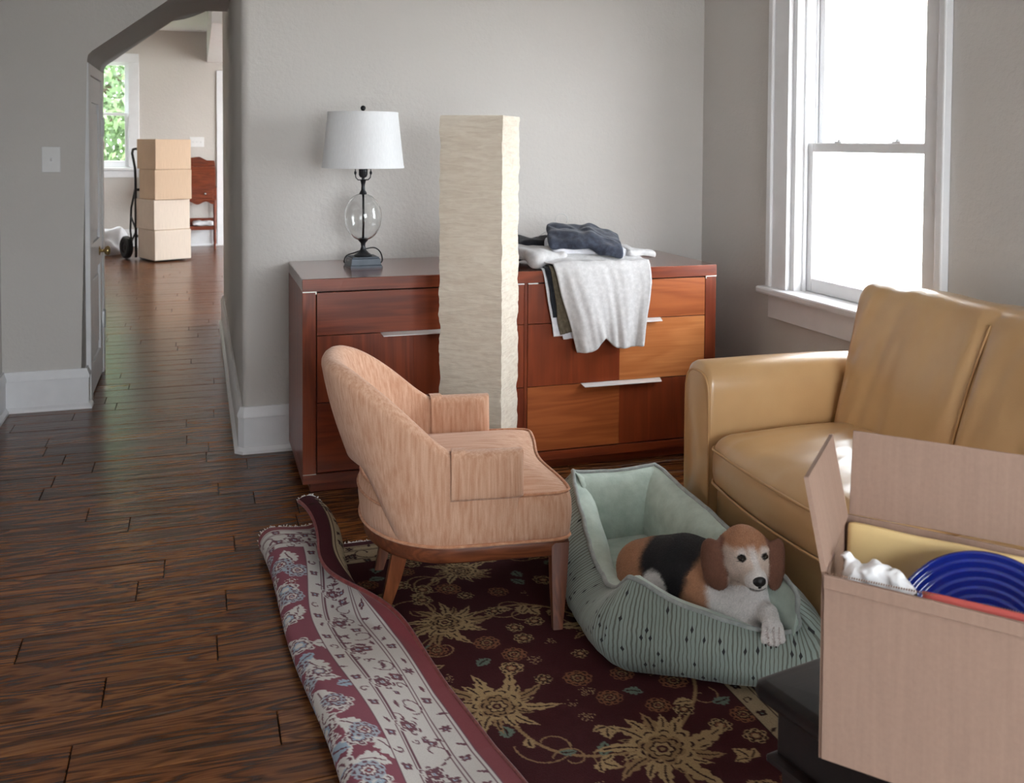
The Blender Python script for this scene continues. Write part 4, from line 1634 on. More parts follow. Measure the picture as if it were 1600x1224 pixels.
def paint_rug(step=0.003):
    na, nb = int(RW / step) + 1, int(RL / step) + 1
    A, B = np.meshgrid(np.arange(na) * step, np.arange(nb) * step, indexing='ij')
    I = np.zeros((na, nb), np.int8)        # 0 field
    rg = np.random.RandomState(5)
    # 0 field, 1 beige, 2 tan, 3 dark line, 4 blue green, 5 border ground, 6 maroon, 7 rust

    def win(a, b_, r_):
        i0, i1 = max(0, int((a - r_) / step)), min(na, int((a + r_) / step) + 2)
        j0, j1 = max(0, int((b_ - r_) / step)), min(nb, int((b_ + r_) / step) + 2)
        return slice(i0, i1), slice(j0, j1)

    def flower(a, b_, r_, k, rot=0.0, c=(1, 2, 3, 7), sharp=0.45, mask=None):
        s = win(a, b_, r_ * 1.3)
        x, y_ = A[s] - a, B[s] - b_
        rr = np.hypot(x, y_)
        th = np.arctan2(y_, x) + rot
        lobe = r_ * (1 - sharp + sharp * np.abs(np.cos(th * k / 2.0)) ** 0.8 * (1.0 + 0.18 * np.sin(th * 3 + 1)))
        z = I[s]
        z[rr < lobe] = c[0]
        ln = (np.abs(rr - lobe * 0.80) < 0.0028) & (rr < lobe)
        z[ln & (np.cos(th * k) > -0.2)] = c[2]
        l2 = r_ * 0.52 * (0.72 + 0.28 * np.abs(np.cos(th * k / 2 + 0.6)))
        z[rr < l2] = c[1]
        z[np.abs(rr - l2) < 0.0026] = c[2]
        z[rr < r_ * 0.25] = c[3]
        z[rr < r_ * 0.12] = c[0]

    def stroke(pts, wd, c):
        pts = np.array(pts)
        for p, q in zip(pts[:-1], pts[1:]):
            L = np.hypot(*(q - p))
            s = win((p[0] + q[0]) / 2, (p[1] + q[1]) / 2, L / 2 + wd * 2)
            d = q - p
            t = np.clip(((A[s] - p[0]) * d[0] + (B[s] - p[1]) * d[1]) / max(L * L, 1e-9), 0, 1)
            dd = np.hypot(A[s] - p[0] - t * d[0], B[s] - p[1] - t * d[1])
            I[s][dd < wd] = c

    def leafm(a, b_, L, ang, c=1, wd=0.38, jag=True):
        s = win(a, b_, L * 1.2)
        x = (A[s] - a) * math.cos(ang) + (B[s] - b_) * math.sin(ang)
        y_ = -(A[s] - a) * math.sin(ang) + (B[s] - b_) * math.cos(ang)
        t = x / L
        pr = L * wd * np.sin(np.clip(t, 0, 1) * PI) * (1 - 0.45 * t)
        if jag:
            pr = pr * (0.72 + 0.40 * np.abs(np.sin(t * 14)))
        m = (t > 0) & (t < 1) & (np.abs(y_ - 0.10 * L * np.sin(t * 3)) < pr)
        I[s][m] = c
        m2 = (t > 0.12) & (t < 0.8) & (np.abs(y_ - 0.10 * L * np.sin(t * 3)) < 0.0022)
        I[s][m2] = 3

    def spiral(a, b_, r_, a0, turns, wd, c, sg=1):
        pts = []
        for k in range(40):
            t = k / 39
            an = a0 + sg * t * turns * 2 * PI
            q = r_ * (1 - 0.72 * t)
            pts.append((a + q * math.cos(an), b_ + q * math.sin(an)))
        stroke(pts, wd, c)

    def palmette(a, b_, r_, ang):
        for k in range(17):
            g = ang + (k - 8) * 0.31
            leafm(a + 0.30 * r_ * math.cos(g), b_ + 0.30 * r_ * math.sin(g), r_ * (0.95 if k % 2 == 0 else 0.66) * rg.uniform(0.75, 1.1), g + 0.45 * (k - 8) / 8, (1, 1, 2)[k % 3], rg.uniform(0.15, 0.22))
        for k in (-1, 1):
            leafm(a, b_, r_ * 0.9, ang + PI + 0.45 * k, 1, 0.22)
        flower(a, b_, r_ * 0.58, 9, ang, (1, 2, 3, 7), 0.30)
        flower(a + 0.1 * r_ * math.cos(ang), b_ + 0.1 * r_ * math.sin(ang), r_ * 0.40, 6, ang, (2, 1, 3, 6), 0.35)

    BS = 0.78
    f0, f1, g0 = 0.225, RW - 0.275, 0.165
    # (a, b) of a floor point: a = x + 0.175, b = 3.165 - y
    cx = lambda x: x + RW - 1.45
    cb = lambda y_: ry0 - y_
    big = [(cx(0.62), cb(2.55), 0.105, -2.2), (cx(0.635), cb(2.146), 0.115, 1.7), (cx(0.93), cb(1.88), 0.128, 2.6), (cx(1.0), cb(2.42), 0.10, 0.5),
           (cx(0.36), cb(2.30), 0.10, 1.0), (cx(0.30), cb(1.80), 0.12, 2.0), (cx(0.33), cb(2.78), 0.09, 0.4), (cx(1.15), cb(2.75), 0.09, 2.0), (cx(0.55), cb(1.45), 0.13, 0.8), (cx(0.78), cb(2.86), 0.085, 3.0)]
    # vines linking the palmettes
    links_ = [(0, 1), (1, 2), (0, 3), (0, 9), (1, 4), (4, 5), (4, 6), (2, 8), (3, 7), (3, 2), (5, 8), (6, 0), (9, 7)]
    for i, j in links_:
        p, q = np.array(big[i][:2]), np.array(big[j][:2])
        d = q - p
        nn = np.array((-d[1], d[0])) * rg.choice((-0.28, 0.28))
        pts = []
        for t in np.linspace(0, 1, 26):
            pts.append(p + d * t + nn * math.sin(PI * t))
        stroke(pts, 0.0042, 2)
        for t in (0.3, 0.5, 0.72):
            c = p + d * t + nn * math.sin(PI * t)
            leafm(c[0], c[1], rg.uniform(0.035, 0.06), rg.uniform(0, 6.28), rg.choice((1, 1, 4)), 0.4)
            spiral(c[0] + rg.uniform(-0.05, 0.05), c[1] + rg.uniform(-0.05, 0.05), rg.uniform(0.04, 0.075), rg.uniform(0, 6), 0.9, 0.0021, 2, rg.choice((-1, 1)))
    # scattered rosettes, buds and leaves
    pts = [b_[:2] for b_ in big]
    for k in range(24):
        b_ = 0.25 + k * 0.075
        a = 0.250 + 0.055 * (k % 2)
        leafm(a, b_, rg.uniform(0.06, 0.10), rg.uniform(0, 6.28), 1, 0.42)
        leafm(a + 0.05, b_ + 0.03, rg.uniform(0.05, 0.08), rg.uniform(0, 6.28), (1, 4)[k % 3 == 0], 0.40)
        flower(a + 0.03, b_, rg.uniform(0.025, 0.040), 7, rg.uniform(0, 3), (1, 4, 3, 1), 0.35)
    tries = 0
    while len(pts) < 230 and tries < 9000:
        tries += 1
        a, b_ = rg.uniform(f0 + 0.02, f1 - 0.02), rg.uniform(g0 + 0.02, RL - 0.02)
        dm = min(math.hypot(a - p[0], b_ - p[1]) - (0.075 if k < len(big) else 0) for k, p in enumerate(pts))
        if dm < 0.056:
            continue
        pts.append((a, b_))
        k = rg.randint(0, 6)
        if k < 2:
            flower(a, b_, rg.uniform(0.022, 0.034), 7, rg.uniform(0, 3), (1, 7, 3, 1), 0.25)
        elif k == 2:
            flower(a, b_, rg.uniform(0.026, 0.036), 9, rg.uniform(0, 3), (7, 2, 3, 6), 0.15)
        elif k == 3:
            flower(a, b_, rg.uniform(0.014, 0.020), 5, rg.uniform(0, 3), (1, 1, 6, 6), 0.4)
        elif k == 4:
            leafm(a, b_, 0.05, rg.uniform(0, 6.28), 4, 0.42)
        else:
            g = rg.uniform(0, 6.28)
            leafm(a, b_, 0.048, g, 1, 0.42)
            leafm(a, b_, 0.040, g + 1.1, 1, 0.40)
            leafm(a, b_, 0.038, g - 1.1, 1, 0.40)
    for a, b_, r_, g in big:
        palmette(a, b_, r_, g)
    # borders (distance from the nearest long or far edge)
    E_ = np.minimum(np.minimum(A / BS, RW - A), B * 1.38 / BS)
    edge = E_ < 0.285
    I[edge] = 5
    I[E_ < 0.048] = 6
    for e0 in (0.050, 0.062, 0.112, 0.122, 0.225, 0.235, 0.283):
        I[np.abs(E_ - e0) < 0.0022] = 3

    def bord(side, pos, along, size, kind):
        a, b_ = {'l': (pos * BS, along), 'r': (RW - pos, along), 't': (along, pos * BS / 1.38)}[side]
        if kind == 0:
            flower(a, b_, size, 4, 0.78, (6, 5, 3, 4), 0.5)
        elif kind == 1:
            leafm(a, b_, size * 2, rg.uniform(0, 6.28), 3, 0.22)
        elif kind == 2:
            flower(a, b_, size, 6, 0.3, (5, 5, 3, 4), 0.35)
            flower(a, b_, size * 0.5, 4, 0.3, (6, 5, 3, 4), 0.4)
        else:
            spiral(a, b_, size, rg.uniform(0, 6), 0.8, 0.002, 3)

    for side, mx in (('l', RL), ('r', RL), ('t', RW)):
        u = 0.05
        k = 0
        while u < mx - 0.03:
            bord(side, 0.087, u, 0.014, (0, 1, 2, 1)[k % 4])
            bord(side, 0.260, u + 0.03, 0.013, (0, 1, 0, 3)[k % 4])
            u += 0.058
            k += 1
        u = 0.07
        k = 0
        while u < mx - 0.05:
            bord(side, 0.175 + 0.02 * (-1) ** k, u, 0.034, (2, 3)[k % 2])
            for q in range(4):
                bord(side, 0.175 + rg.uniform(-0.045, 0.045), u + rg.uniform(-0.05, 0.05), rg.uniform(0.008, 0.018), rg.choice((0, 1, 3, 1)))
            u += 0.085
            k += 1
    return I


RI = paint_rug()
rst = 0.003
PALT = np.array([lin(c) for c in ((62, 24, 28), (160, 134, 98), (140, 112, 80), (44, 20, 20), (100, 114, 102), (150, 132, 106), (60, 22, 28), (128, 84, 60))])
PALB = np.array([lin(c) for c in ((128, 66, 80), (202, 198, 194), (206, 202, 198), (104, 62, 74), (150, 168, 186), (198, 193, 189), (122, 56, 62), (160, 168, 180))])


def rug_sections(nb):
    """cross sections: the left side turns over itself and its far end curls back again"""
    bq = np.linspace(0, RL, nb)
    yq = ry0 - bq
    xf = 0.172 + (3.219 - yq) * 0.066 + 0.006 * np.sin(bq * 7)
    rr = 0.026 + 0.010 * np.exp(-((bq - 0.0) / 0.35) ** 2) + 0.004 * np.sin(bq * 6 + 1)
    ext = 0.085 * (1 - sm(0.0, 0.60, bq))
    Lf = 1.45 - ext - (xf + rr)
    na = int(RW / rst) + 1
    X = np.zeros((na, nb))
    Z = np.zeros((na, nb))
    TX = np.zeros((na, nb))
    TZ = np.zeros((na, nb))
    cc = 0.17 * (1 - sm(0.28, 0.86, bq)) + 0.012
    Th = 3.75 * (1 - sm(0.30, 0.88, bq)) + 0.16
    x = np.full(nb, 1.45) - ext
    z = np.full(nb, 0.0045)
    for i in range(na - 1, -1, -1):
        s = RW - i * rst
        th = np.full(nb, PI)
        k = (s - Lf) / (PI * rr)
        th = np.where(k > 0, PI * (1 - np.clip(k, 0, 1)), th)
        sf = s - Lf - PI * rr
        down = -0.20 * sm(0, 0.05, sf) * (1 - sm(0.16, 0.27, sf))
        wav = 0.16 * np.sin(bq * 8 + sf * 16) * sm(0.02, 0.08, sf) * (1 - sm(0.2, 0.3, sf))
        th = np.where(sf > 0, down + wav, th)
        a = i * rst
        th = th + np.where(a < cc, (1 - a / cc) * Th, 0)
        X[i], Z[i] = x, z
        TX[i], TZ[i] = np.cos(th), np.sin(th)
        x = x + np.cos(th) * rst
        z = z + np.sin(th) * rst
        z = np.where(sf > 0.02, np.maximum(z, 0.0135), z)
    Y = np.repeat(yq[None, :], na, 0)
    N = np.stack([TZ, np.zeros_like(TZ), -TX], -1)
    return np.stack([X, Y, Z], -1), N


nbr = int(RL / rst) + 1
RP, RN = rug_sections(nbr)
RUG = empty('rug', (0.85, 2.2, 0.0), 'maroon floral oriental rug with its left side folded over to show the pale back', 'rug')
RO = np.array((0.85, 2.2, 0.0))
na_ = RP.shape[0]
me = npmesh('pile', (RP + RN * 0.0035 - RO).reshape(-1, 3), gridfaces(na_, nbr))
setcol(me, PALT[RI.reshape(-1)])
link('pile', me, 'rug_pile', RUG, True, label='dark maroon field with beige palmettes and vines')
kk = int(0.62 / rst)
me = npmesh('backing', (RP[:kk] - RN[:kk] * 0.0035 - RO).reshape(-1, 3), gridfaces(kk, nbr, 0, True))
setcol(me, PALB[RI[:kk].reshape(-1)])
link('backing', me, 'rug_back', RUG, True, label='pale grey and wine red woven underside of the rug')
me = npmesh('backing', (RP[kk - 1:] - RN[kk - 1:] * 0.0035 - RO)[::6, ::6].reshape(-1, 3), gridfaces(len(range(kk - 1, na_, 6)), len(range(0, nbr, 6)), 0, True))
setcol(me, np.tile(PALB[5], (len(me.vertices), 1)))
link('backing', me, 'rug_back', RUG, True)
MB().tube([tuple(p) for p in (RP[0] - RO)[::4]], 0.0058, 8).build('binding', 'binding_red', RUG, True)
MB().tube([tuple(p) for p in (RP[-1] - RO)[::20]], 0.0058, 8).build('binding', 'binding_red', RUG, True)
b = MB()
rf = random.Random(3)
for i in range(0, na_, 2):
    p = Vector(RP[i, 0] - RO)
    nn = Vector(RN[i, 0])
    for q in range(2):
        d = Vector((rf.uniform(-0.5, 0.5), 1, 0)).normalized() * rf.uniform(0.012, 0.022) + nn * rf.uniform(-0.003, 0.003)
        e = p + d
        if e.z + RO[2] < 0.002:
            e.z = 0.002
        b.tube([p + nn * rf.uniform(-0.003, 0.003), p + d * 0.5 + nn * 0.001, e], [0.0022, 0.0022, 0.0012], 4)
b.build('fringe', 'fringe_white', RUG, kind='stuff', label='short white fringe along the far edge')

# ================================================================== DOG BED
BED = empty('dog_bed', (1.19, 2.42, 0.009), 'mint fleece dog bed with striped sides beside the sofa', 'pet bed')
BO = np.array((1.19, 2.42, 0.009))
corn = np.array([(0.935, 2.195), (1.385, 1.935), (1.400, 2.850), (1.030, 2.885)])     # front left, front right, back right, back left
NB = 200


def bed_curve():
    pts, hts = [], []
    # rim height at stations along each side (front, right, back, left)
    sides = [[(0, .215), (.12, .208), (.3, .158), (.55, .128), (.75, .104), (.90, .128), (1, .18)],
             [(0, .19), (.10, .225), (.35, .232), (.6, .246), (.85, .262), (1, .274)],
             [(0, .274), (.2, .272), (.5, .262), (.8, .266), (1, .278)],
             [(0, .278), (.25, .215), (.5, .128), (.70, .112), (.85, .15), (1, .215)]]
    for s in range(4):
        a, b_ = corn[s], corn[(s + 1) % 4]
        xs, ys = zip(*sides[s])
        for i in range(NB // 4):
            t = i / (NB // 4)
            pts.append(a + (b_ - a) * t)
            hts.append(np.interp(t, xs, ys))
    pts, hts = np.array(pts), np.array(hts)
    for _ in range(46):
        pts = 0.25 * np.roll(pts, 1, 0) + 0.5 * pts + 0.25 * np.roll(pts, -1, 0)
    for _ in range(10):
        hts = 0.25 * np.roll(hts, 1) + 0.5 * hts + 0.25 * np.roll(hts, -1)
    return pts, hts


bp, bh = bed_curve()
tg = np.roll(bp, -1, 0) - np.roll(bp, 1, 0)
bn = np.stack([tg[:, 1], -tg[:, 0]], 1)
bn /= np.linalg.norm(bn, axis=1, keepdims=True)
if ((bp - bp.mean(0)) * bn).sum() < 0:
    bn = -bn
arc = np.concatenate([[0], np.cumsum(np.linalg.norm(np.roll(bp, -1, 0) - bp, axis=1))])
M_ = 26
BT_ = np.linspace(0, 1, 41)
BV_ = np.interp(BT_, (0, 0.06, 0.15, 0.3, 0.45, 0.62, 0.78, 0.9, 1), (-0.004, 0.016, 0.029, 0.038, 0.038, 0.028, 0.007, -0.018, -0.046))
for _ in range(4):
    BV_[1:-1] = 0.25 * BV_[:-2] + 0.5 * BV_[1:-1] + 0.25 * BV_[2:]
outer = np.zeros((NB + 1, M_, 3))
uvs = np.zeros((NB + 1, M_, 2))
for i in range(NB + 1):
    k = i % NB
    h = bh[k]
    crn = math.exp(-min(np.linalg.norm(bp[k] - c) for c in corn) / 0.05)
    for j in range(M_):
        t = j / (M_ - 1)
        zz_ = h * t
        bul = float(np.interp(t, BT_, BV_)) - 0.02
        wv = 0.007 * noise.noise(Vector((arc[k] * 8, zz_ * 7, 0.3))) + 0.004 * noise.noise(Vector((arc[k] * 26, zz_ * 9, 1.3)))
        # gathered vertical seam near the front left corner
        fs = np.linalg.norm(bp[k] - np.array((1.000, 2.205)))
        wv -= 0.014 * math.exp(-(fs / 0.025) ** 2) * math.sin(PI * min(1, t * 1.1 + 0.05))
        o_ = bul + 0.02 + wv
        outer[i, j] = (bp[k][0] + bn[k][0] * o_, bp[k][1] + bn[k][1] * o_, zz_ + BO[2])
        uvs[i, j] = (arc[i] if i < NB else arc[-1], zz_)
me = npmesh('outer_wall', (outer - BO).reshape(-1, 3), gridfaces(NB + 1, M_))
uvl = me.uv_layers.new(name='UVMap')
li = np.zeros(len(me.loops), np.int32)
me.loops.foreach_get('vertex_index', li)
uvl.data.foreach_set('uv', uvs.reshape(-1, 2)[li].astype(np.float32).ravel())
link('outer_wall', me, 'bed_stripe', BED, True, label='grey-green striped cotton side with small dark diamonds')
rim = outer[:NB, -1] - BO
MB().tube([tuple(p) for p in rim], 0.0065, 8, closed=True).build('piping', 'piping_grey', BED, True, label='grey piping along the wavy rim')
inn = np.zeros((NB, 16, 3))
for k in range(NB):
    h = bh[k]
    FR_ = 1 - 0.93 * math.exp(-(np.linalg.norm(bp[k] - np.array((1.36, 1.98))) / 0.17) ** 2)
    for j in range(16):
        t = j / 15
        zz_ = h - (h - 0.055) * t + 0.014 * FR_ * math.sin(PI * min(1, t * 3.2))
        thick = 0.072 * (0.60 + 0.40 * min(1, h / 0.25)) * FR_
        d = -(0.046 + thick * math.sin(PI * 0.5 * min(1, t * 2.6)) - 0.02 * max(0, t - 0.6))
        d += 0.006 * noise.noise(Vector((arc[k] * 9, zz_ * 9, 5.0)))
        cs = math.exp(-min(np.linalg.norm(bp[k] - c) for c in (corn[2], corn[3], corn[0])) / 0.05)
        inn[k, j] = (bp[k][0] + bn[k][0] * d, bp[k][1] + bn[k][1] * d, zz_ + BO[2])
me = npmesh('inner_bolster', (inn - BO).reshape(-1, 3), gridfaces(NB, 16, 0, False, True))
link('inner_bolster', me, 'fleece_mint', BED, True, label='soft mint fleece bolster')
rings = []
for s, zc in ((0.86, 0.02), (0.88, 0.06), (0.855, 0.082), (0.80, 0.094), (0.6, 0.102), (0.4, 0.104), (0.2, 0.100), (0.05, 0.098)):
    c = bp.mean(0)
    rings.append([(c[0] + (p[0] - bn[k][0] * 0.03 - c[0]) * s - BO[0], c[1] + (p[1] - bn[k][1] * 0.03 - c[1]) * s - BO[1], zc * 0.86 + 0.006 * noise.noise(Vector((p[0] * s * 9, p[1] * s * 9, 1)))) for k, p in enumerate(bp)])
MB().rings(rings).build('cushion', 'fleece_mint', BED, True, label='flat mint fleece cushion')

# ================================================================== DOG
K = {'skull': (1.257, 2.125, 0.282), 'skull_l': (1.249, 2.149, 0.286), 'brow': (1.256, 2.089, 0.296), 'muz1': (1.252, 2.063, 0.267), 'nose': (1.231, 2.011, 0.259),
     'chin': (1.240, 2.034, 0.230), 'eyeL': (1.223, 2.082, 0.292), 'eyeR': (1.276, 2.064, 0.293), 'earL_top': (1.201, 2.166, 0.301), 'earL_mid': (1.186, 2.153, 0.254),
     'earL_bot': (1.189, 2.135, 0.214), 'earR_top': (1.319, 2.105, 0.307), 'earR_mid': (1.328, 2.090, 0.261), 'earR_bot': (1.317, 2.076, 0.221), 'neck': (1.266, 2.161, 0.204),
     'chest': (1.291, 2.161, 0.136), 'chest2': (1.263, 2.202, 0.146), 'should': (1.220, 2.239, 0.161), 'torso': (1.189, 2.302, 0.155), 'loin': (1.148, 2.368, 0.141),
     'rump': (1.117, 2.410, 0.140), 'thigh': (1.118, 2.336, 0.145), 'knee': (1.121, 2.292, 0.119), 'elbow': (1.295, 2.117, 0.123), 'wrist': (1.296, 2.075, 0.146),
     'paw': (1.287, 2.040, 0.133), 'toe': (1.280, 2.026, 0.120), 'tail': (1.064, 2.407, 0.137)}
K = {k: np.array(v) for k, v in K.items()}
for k in K:
    if k not in ('paw', 'toe', 'wrist'):
        K[k] = K[k] + np.array((0.0, 0.0, 0.006))
fwd = np.array((0.3206, 0.9465, -0.0358))
rgt = np.array((0.9472, -0.3206, 0.0065))
upv = np.array((0.0, 0.0, 1.0))
DOGO = np.array((1.20, 2.27, 0.09))


def build_dog():
    hstep = 0.0035
    lo = np.array((0.99, 1.96, 0.07))
    hi = np.array((1.40, 2.52, 0.37))
    sh = tuple(((hi - lo) / hstep).astype(int) + 1)
    G = np.stack(np.meshgrid(*[lo[k] + hstep * np.arange(sh[k]) for k in range(3)], indexing='ij'), -1).astype(np.float32)
    st = {'d': np.full(sh, 5.0, np.float32)}

    def union(q, k):
        d = st['d']
        hh = np.clip(0.5 + 0.5 * (d - q) / k, 0, 1)
        st['d'] = d * (1 - hh) + q * hh - k * hh * (1 - hh)

    def cone(a, b_, ra, rb, k=0.02):
        a, b_ = np.array(a, np.float32), np.array(b_, np.float32)
        ba = b_ - a
        t = np.clip(((G - a) @ ba) / (ba @ ba), 0, 1)
        q = np.linalg.norm(G - a - t[..., None] * ba, axis=-1) - (ra + (rb - ra) * t)
        union(q, k)

    def ell(c, ax_, r_, k=0.02):
        """ellipsoid with its own axes"""
        M = np.array(ax_, np.float32)
        M = M / np.linalg.norm(M, axis=1, keepdims=True)
        L = (G - np.array(c, np.float32)) @ M.T / np.array(r_, np.float32)
        n0 = np.linalg.norm(L, axis=-1)
        q = (n0 - 1) * min(r_)
        union(q, k)

    cone(K['chest2'] + upv * 0.006, K['should'] + upv * 0.008, 0.078, 0.085, 0.03)
    cone(K['should'] + upv * 0.008, K['torso'] + upv * 0.012, 0.085, 0.088, 0.03)
    cone(K['torso'] + upv * 0.012, K['loin'] + upv * 0.010, 0.088, 0.078, 0.03)
    cone(K['loin'] + upv * 0.01, K['rump'] + upv * 0.006, 0.078, 0.068, 0.03)
    ell(K['thigh'] + upv * 0.004 - rgt * 0.004, (rgt, fwd, upv), (0.050, 0.050, 0.062), 0.02)
    cone(K['thigh'] - upv * 0.02, K['knee'] - upv * 0.015 + rgt * 0.02, 0.040, 0.026, 0.02)
    cone(K['chest'], K['chest'] + np.array((-0.012, 0.03, 0.02)), 0.064, 0.068, 0.03)
    cone(K['chest'] + upv * 0.03, K['neck'], 0.058, 0.052, 0.03)
    cone(K['neck'], K['skull_l'] - upv * 0.022, 0.052, 0.047, 0.03)
    # head
    hx = rgt
    face = K['nose'] - K['skull']
    face = face / np.linalg.norm(face)
    side = np.cross(face, upv)
    side /= np.linalg.norm(side)
    hup = np.cross(side, face)
    ell(K['skull'] + hup * 0.010, (side, face, hup), (0.054, 0.062, 0.050), 0.012)
    ell(K['skull'] + hup * 0.006 + face * 0.030, (side, face, hup), (0.046, 0.040, 0.040), 0.014)
    for s in (-1, 1):
        ell(K['skull'] + face * 0.028 + side * 0.026 * s - hup * 0.022, (side, face, hup), (0.024, 0.034, 0.026), 0.014)
    cone(K['skull'] + face * 0.045 - hup * 0.012, K['nose'] - face * 0.012 - hup * 0.003, 0.033, 0.0215, 0.016)
    cone(K['skull'] + face * 0.055 - hup * 0.030, K['nose'] - face * 0.018 - hup * 0.021, 0.024, 0.0165, 0.012)
    for s in (-1, 1):
        ell(K['nose'] - face * 0.020 + side * 0.012 * s - hup * 0.013, (side, face, hup), (0.014, 0.022, 0.016), 0.008)
    # brow ridges
    for e in ('eyeL', 'eyeR'):
        ell(K[e] + hup * 0.012 - face * 0.008, (side, face, hup), (0.014, 0.010, 0.007), 0.010)
    # ears: broad flat flaps
    for e, sg, wd in (('earL', -1, 0.035), ('earR', 1, 0.027)):
        T_, Mm, Bo = K[e + '_top'], K[e + '_mid'], K[e + '_bot']
        ear_ax = (T_ - Bo) / np.linalg.norm(T_ - Bo)
        ear_n = rgt * sg * 0.55 - fwd * 0.80
        ear_n = ear_n / np.linalg.norm(ear_n)
        ear_w = np.cross(ear_ax, ear_n)
        ell(Mm + upv * 0.008, (ear_w, ear_n, ear_ax), (wd * 0.86, 0.0125, 0.048), 0.010)
        ell(Bo + upv * 0.018, (ear_w, ear_n, ear_ax), (wd, 0.0115, 0.038), 0.008)
        cone(T_ + rgt * sg * -0.026 - upv * 0.012, Mm + upv * 0.026 - rgt * sg * 0.004, 0.020, 0.012, 0.020)
    # front leg reaching over the rim
    cone(K['chest'] + np.array((0.005, -0.02, -0.01)), K['wrist'] + upv * 0.004, 0.034, 0.021, 0.016)
    cone(K['wrist'] + upv * 0.004, K['paw'] + upv * 0.004, 0.0215, 0.0215, 0.010)
    pd = K['toe'] - K['paw']
    pd = pd / np.linalg.norm(pd)
    for q in (-1.5, -0.5, 0.5, 1.5):
        o_ = rgt * q * 0.0126
        cone(K['paw'] + o_ * 0.8 + upv * 0.003, K['toe'] + o_ * 1.05 + pd * (0.010 if abs(q) < 1 else 0.004) - upv * 0.004, 0.0102, 0.0094, 0.0015)
    # the other front leg, folded on the cushion
    cone(K['chest2'] + np.array((-0.02, -0.05, -0.04)), K['chest2'] + np.array((0.01, -0.10, -0.055)), 0.030, 0.020, 0.015)
    # tail
    cone(K['rump'] + np.array((-0.03, 0.02, -0.02)), K['rump'] + np.array((-0.075, -0.02, -0.045)), 0.022, 0.012, 0.012)
    # eye sockets
    d = st['d']
    for e in ('eyeL', 'eyeR'):
        q = np.linalg.norm(G - (K[e] - fwd * 0.004).astype(np.float32), axis=-1) - 0.0085
        d = np.maximum(d, -q) if False else d
    # mouth line
    V, Fq = surface_nets(d, lo, hstep)
    # smooth once, then add fine coat relief
    acc = np.zeros_like(V)
    cn = np.zeros(len(V))
    for a, b_ in ((0, 1), (1, 2), (2, 3), (3, 0)):
        np.add.at(acc, Fq[:, a], V[Fq[:, b_]])
        np.add.at(acc, Fq[:, b_], V[Fq[:, a]])
        np.add.at(cn, Fq[:, a], 1)
        np.add.at(cn, Fq[:, b_], 1)
    V = V * 0.6 + 0.4 * acc / np.maximum(cn, 1)[:, None]
    # seat the eyes on the finished surface
    for e in ('eyeL', 'eyeR'):
        dv_ = V - K[e]
        al = dv_ @ fwd
        pe = np.linalg.norm(dv_ - al[:, None] * fwd, axis=1)
        K[e] = K[e] + fwd * (al[(pe < 0.005) & (np.abs(al) < 0.06)].min() + 0.0035)

    # coat colours
    WHT, TAN, BLK, BRN, PINK = [np.array(lin(c)) for c in ((226, 221, 219), (176, 128, 98), (34, 33, 36), (128, 88, 72), (206, 186, 178))]
    nz = np.array([noise.noise(Vector(p * 26)) + 0.6 * noise.noise(Vector(p * 90)) for p in V])
    C_ = np.tile(WHT, (len(V), 1))

    def blend(w, c):
        w = np.clip(w, 0, 1)[:, None]
        C_[:] = C_ * (1 - w) + c * w

    def ball(c, r_, soft=0.012, sc=(1, 1, 1), axes=None):
        D = V - np.array(c)
        if axes is not None:
            D = D @ np.array(axes).T
        q = np.linalg.norm(D / np.array(sc), axis=1)
        return sm(r_ + soft, r_ - soft, q + nz * 0.006) if False else 1 - sm(r_ - soft, r_ + soft, q + nz * 0.006)

    # position along the trunk, 0 at the chest, 1 at the rump
    axd = K['rump'] - K['chest2']
    tl = ((V - K['chest2']) @ axd) / (axd @ axd)
    zz = V[:, 2]
    trunk = (tl > 0.02)
    up_ = sm(0.10, 0.13, zz + nz * 0.006)
    # tan shoulder band, black saddle, tan rump, white thigh patch
    blend(sm(0.02, 0.10, tl + nz * 0.03) * 1.0 * trunk, TAN)
    blend(sm(0.25, 0.36, tl + nz * 0.03 + (zz - 0.16) * 1.3) * (1 - sm(0.72, 0.84, tl + nz * 0.03 - (zz - 0.16) * 1.2)), BLK)
    blend(ball(K['thigh'] - fwd * 0.045 - upv * 0.004 + rgt * 0.004, 0.046, 0.006), WHT)
    blend(ball(K['thigh'] - fwd * 0.035 - upv * 0.05 + rgt * 0.03, 0.034, 0.008), PINK)
    headv = (np.linalg.norm((V - K['skull']), axis=1) < 0.16) & (zz > 0.20) & (((V - K['skull']) @ np.array((0.32, 0.947, 0.0))) < 0.035)
    dsk = np.linalg.norm(V - K['neck'], axis=1)
    face_ = K['nose'] - K['skull']
    face_ /= np.linalg.norm(face_)
    side_ = np.cross(face_, upv)
    side_ /= np.linalg.norm(side_)
    hup_ = np.cross(side_, face_)
    hl = (V - K['skull']) @ np.stack([side_, face_, hup_], 1)
    # tan forehead running down to the eyes, pale cheeks, white muzzle and blaze
    vx = (V - K['skull']) @ rgt
    ez = 0.5 * (K['eyeL'][2] + K['eyeR'][2])
    ex = 0.5 * ((K['eyeL'] + K['eyeR']) * 0.5 - K['skull']) @ rgt * 2
    CRM = np.array(lin((214, 196, 184)))
    front = (V - K['skull']) @ face_
    blend(headv * (zz > K['nose'][2] - 0.05) * 1.0, CRM)
    blend(headv * sm(ez + 0.002, ez + 0.020, zz + nz * 0.004 - 0.10 * np.abs(vx - ex)), TAN)
    blend(headv * (1 - sm(-0.005, 0.018, front)) * sm(0.190, 0.212, zz), TAN)
    blend(headv * (1 - sm(0.026, 0.036, np.linalg.norm(V - (K['nose'] - upv * 0.012 - face_ * 0.012), axis=1) + nz * 0.002)), WHT)
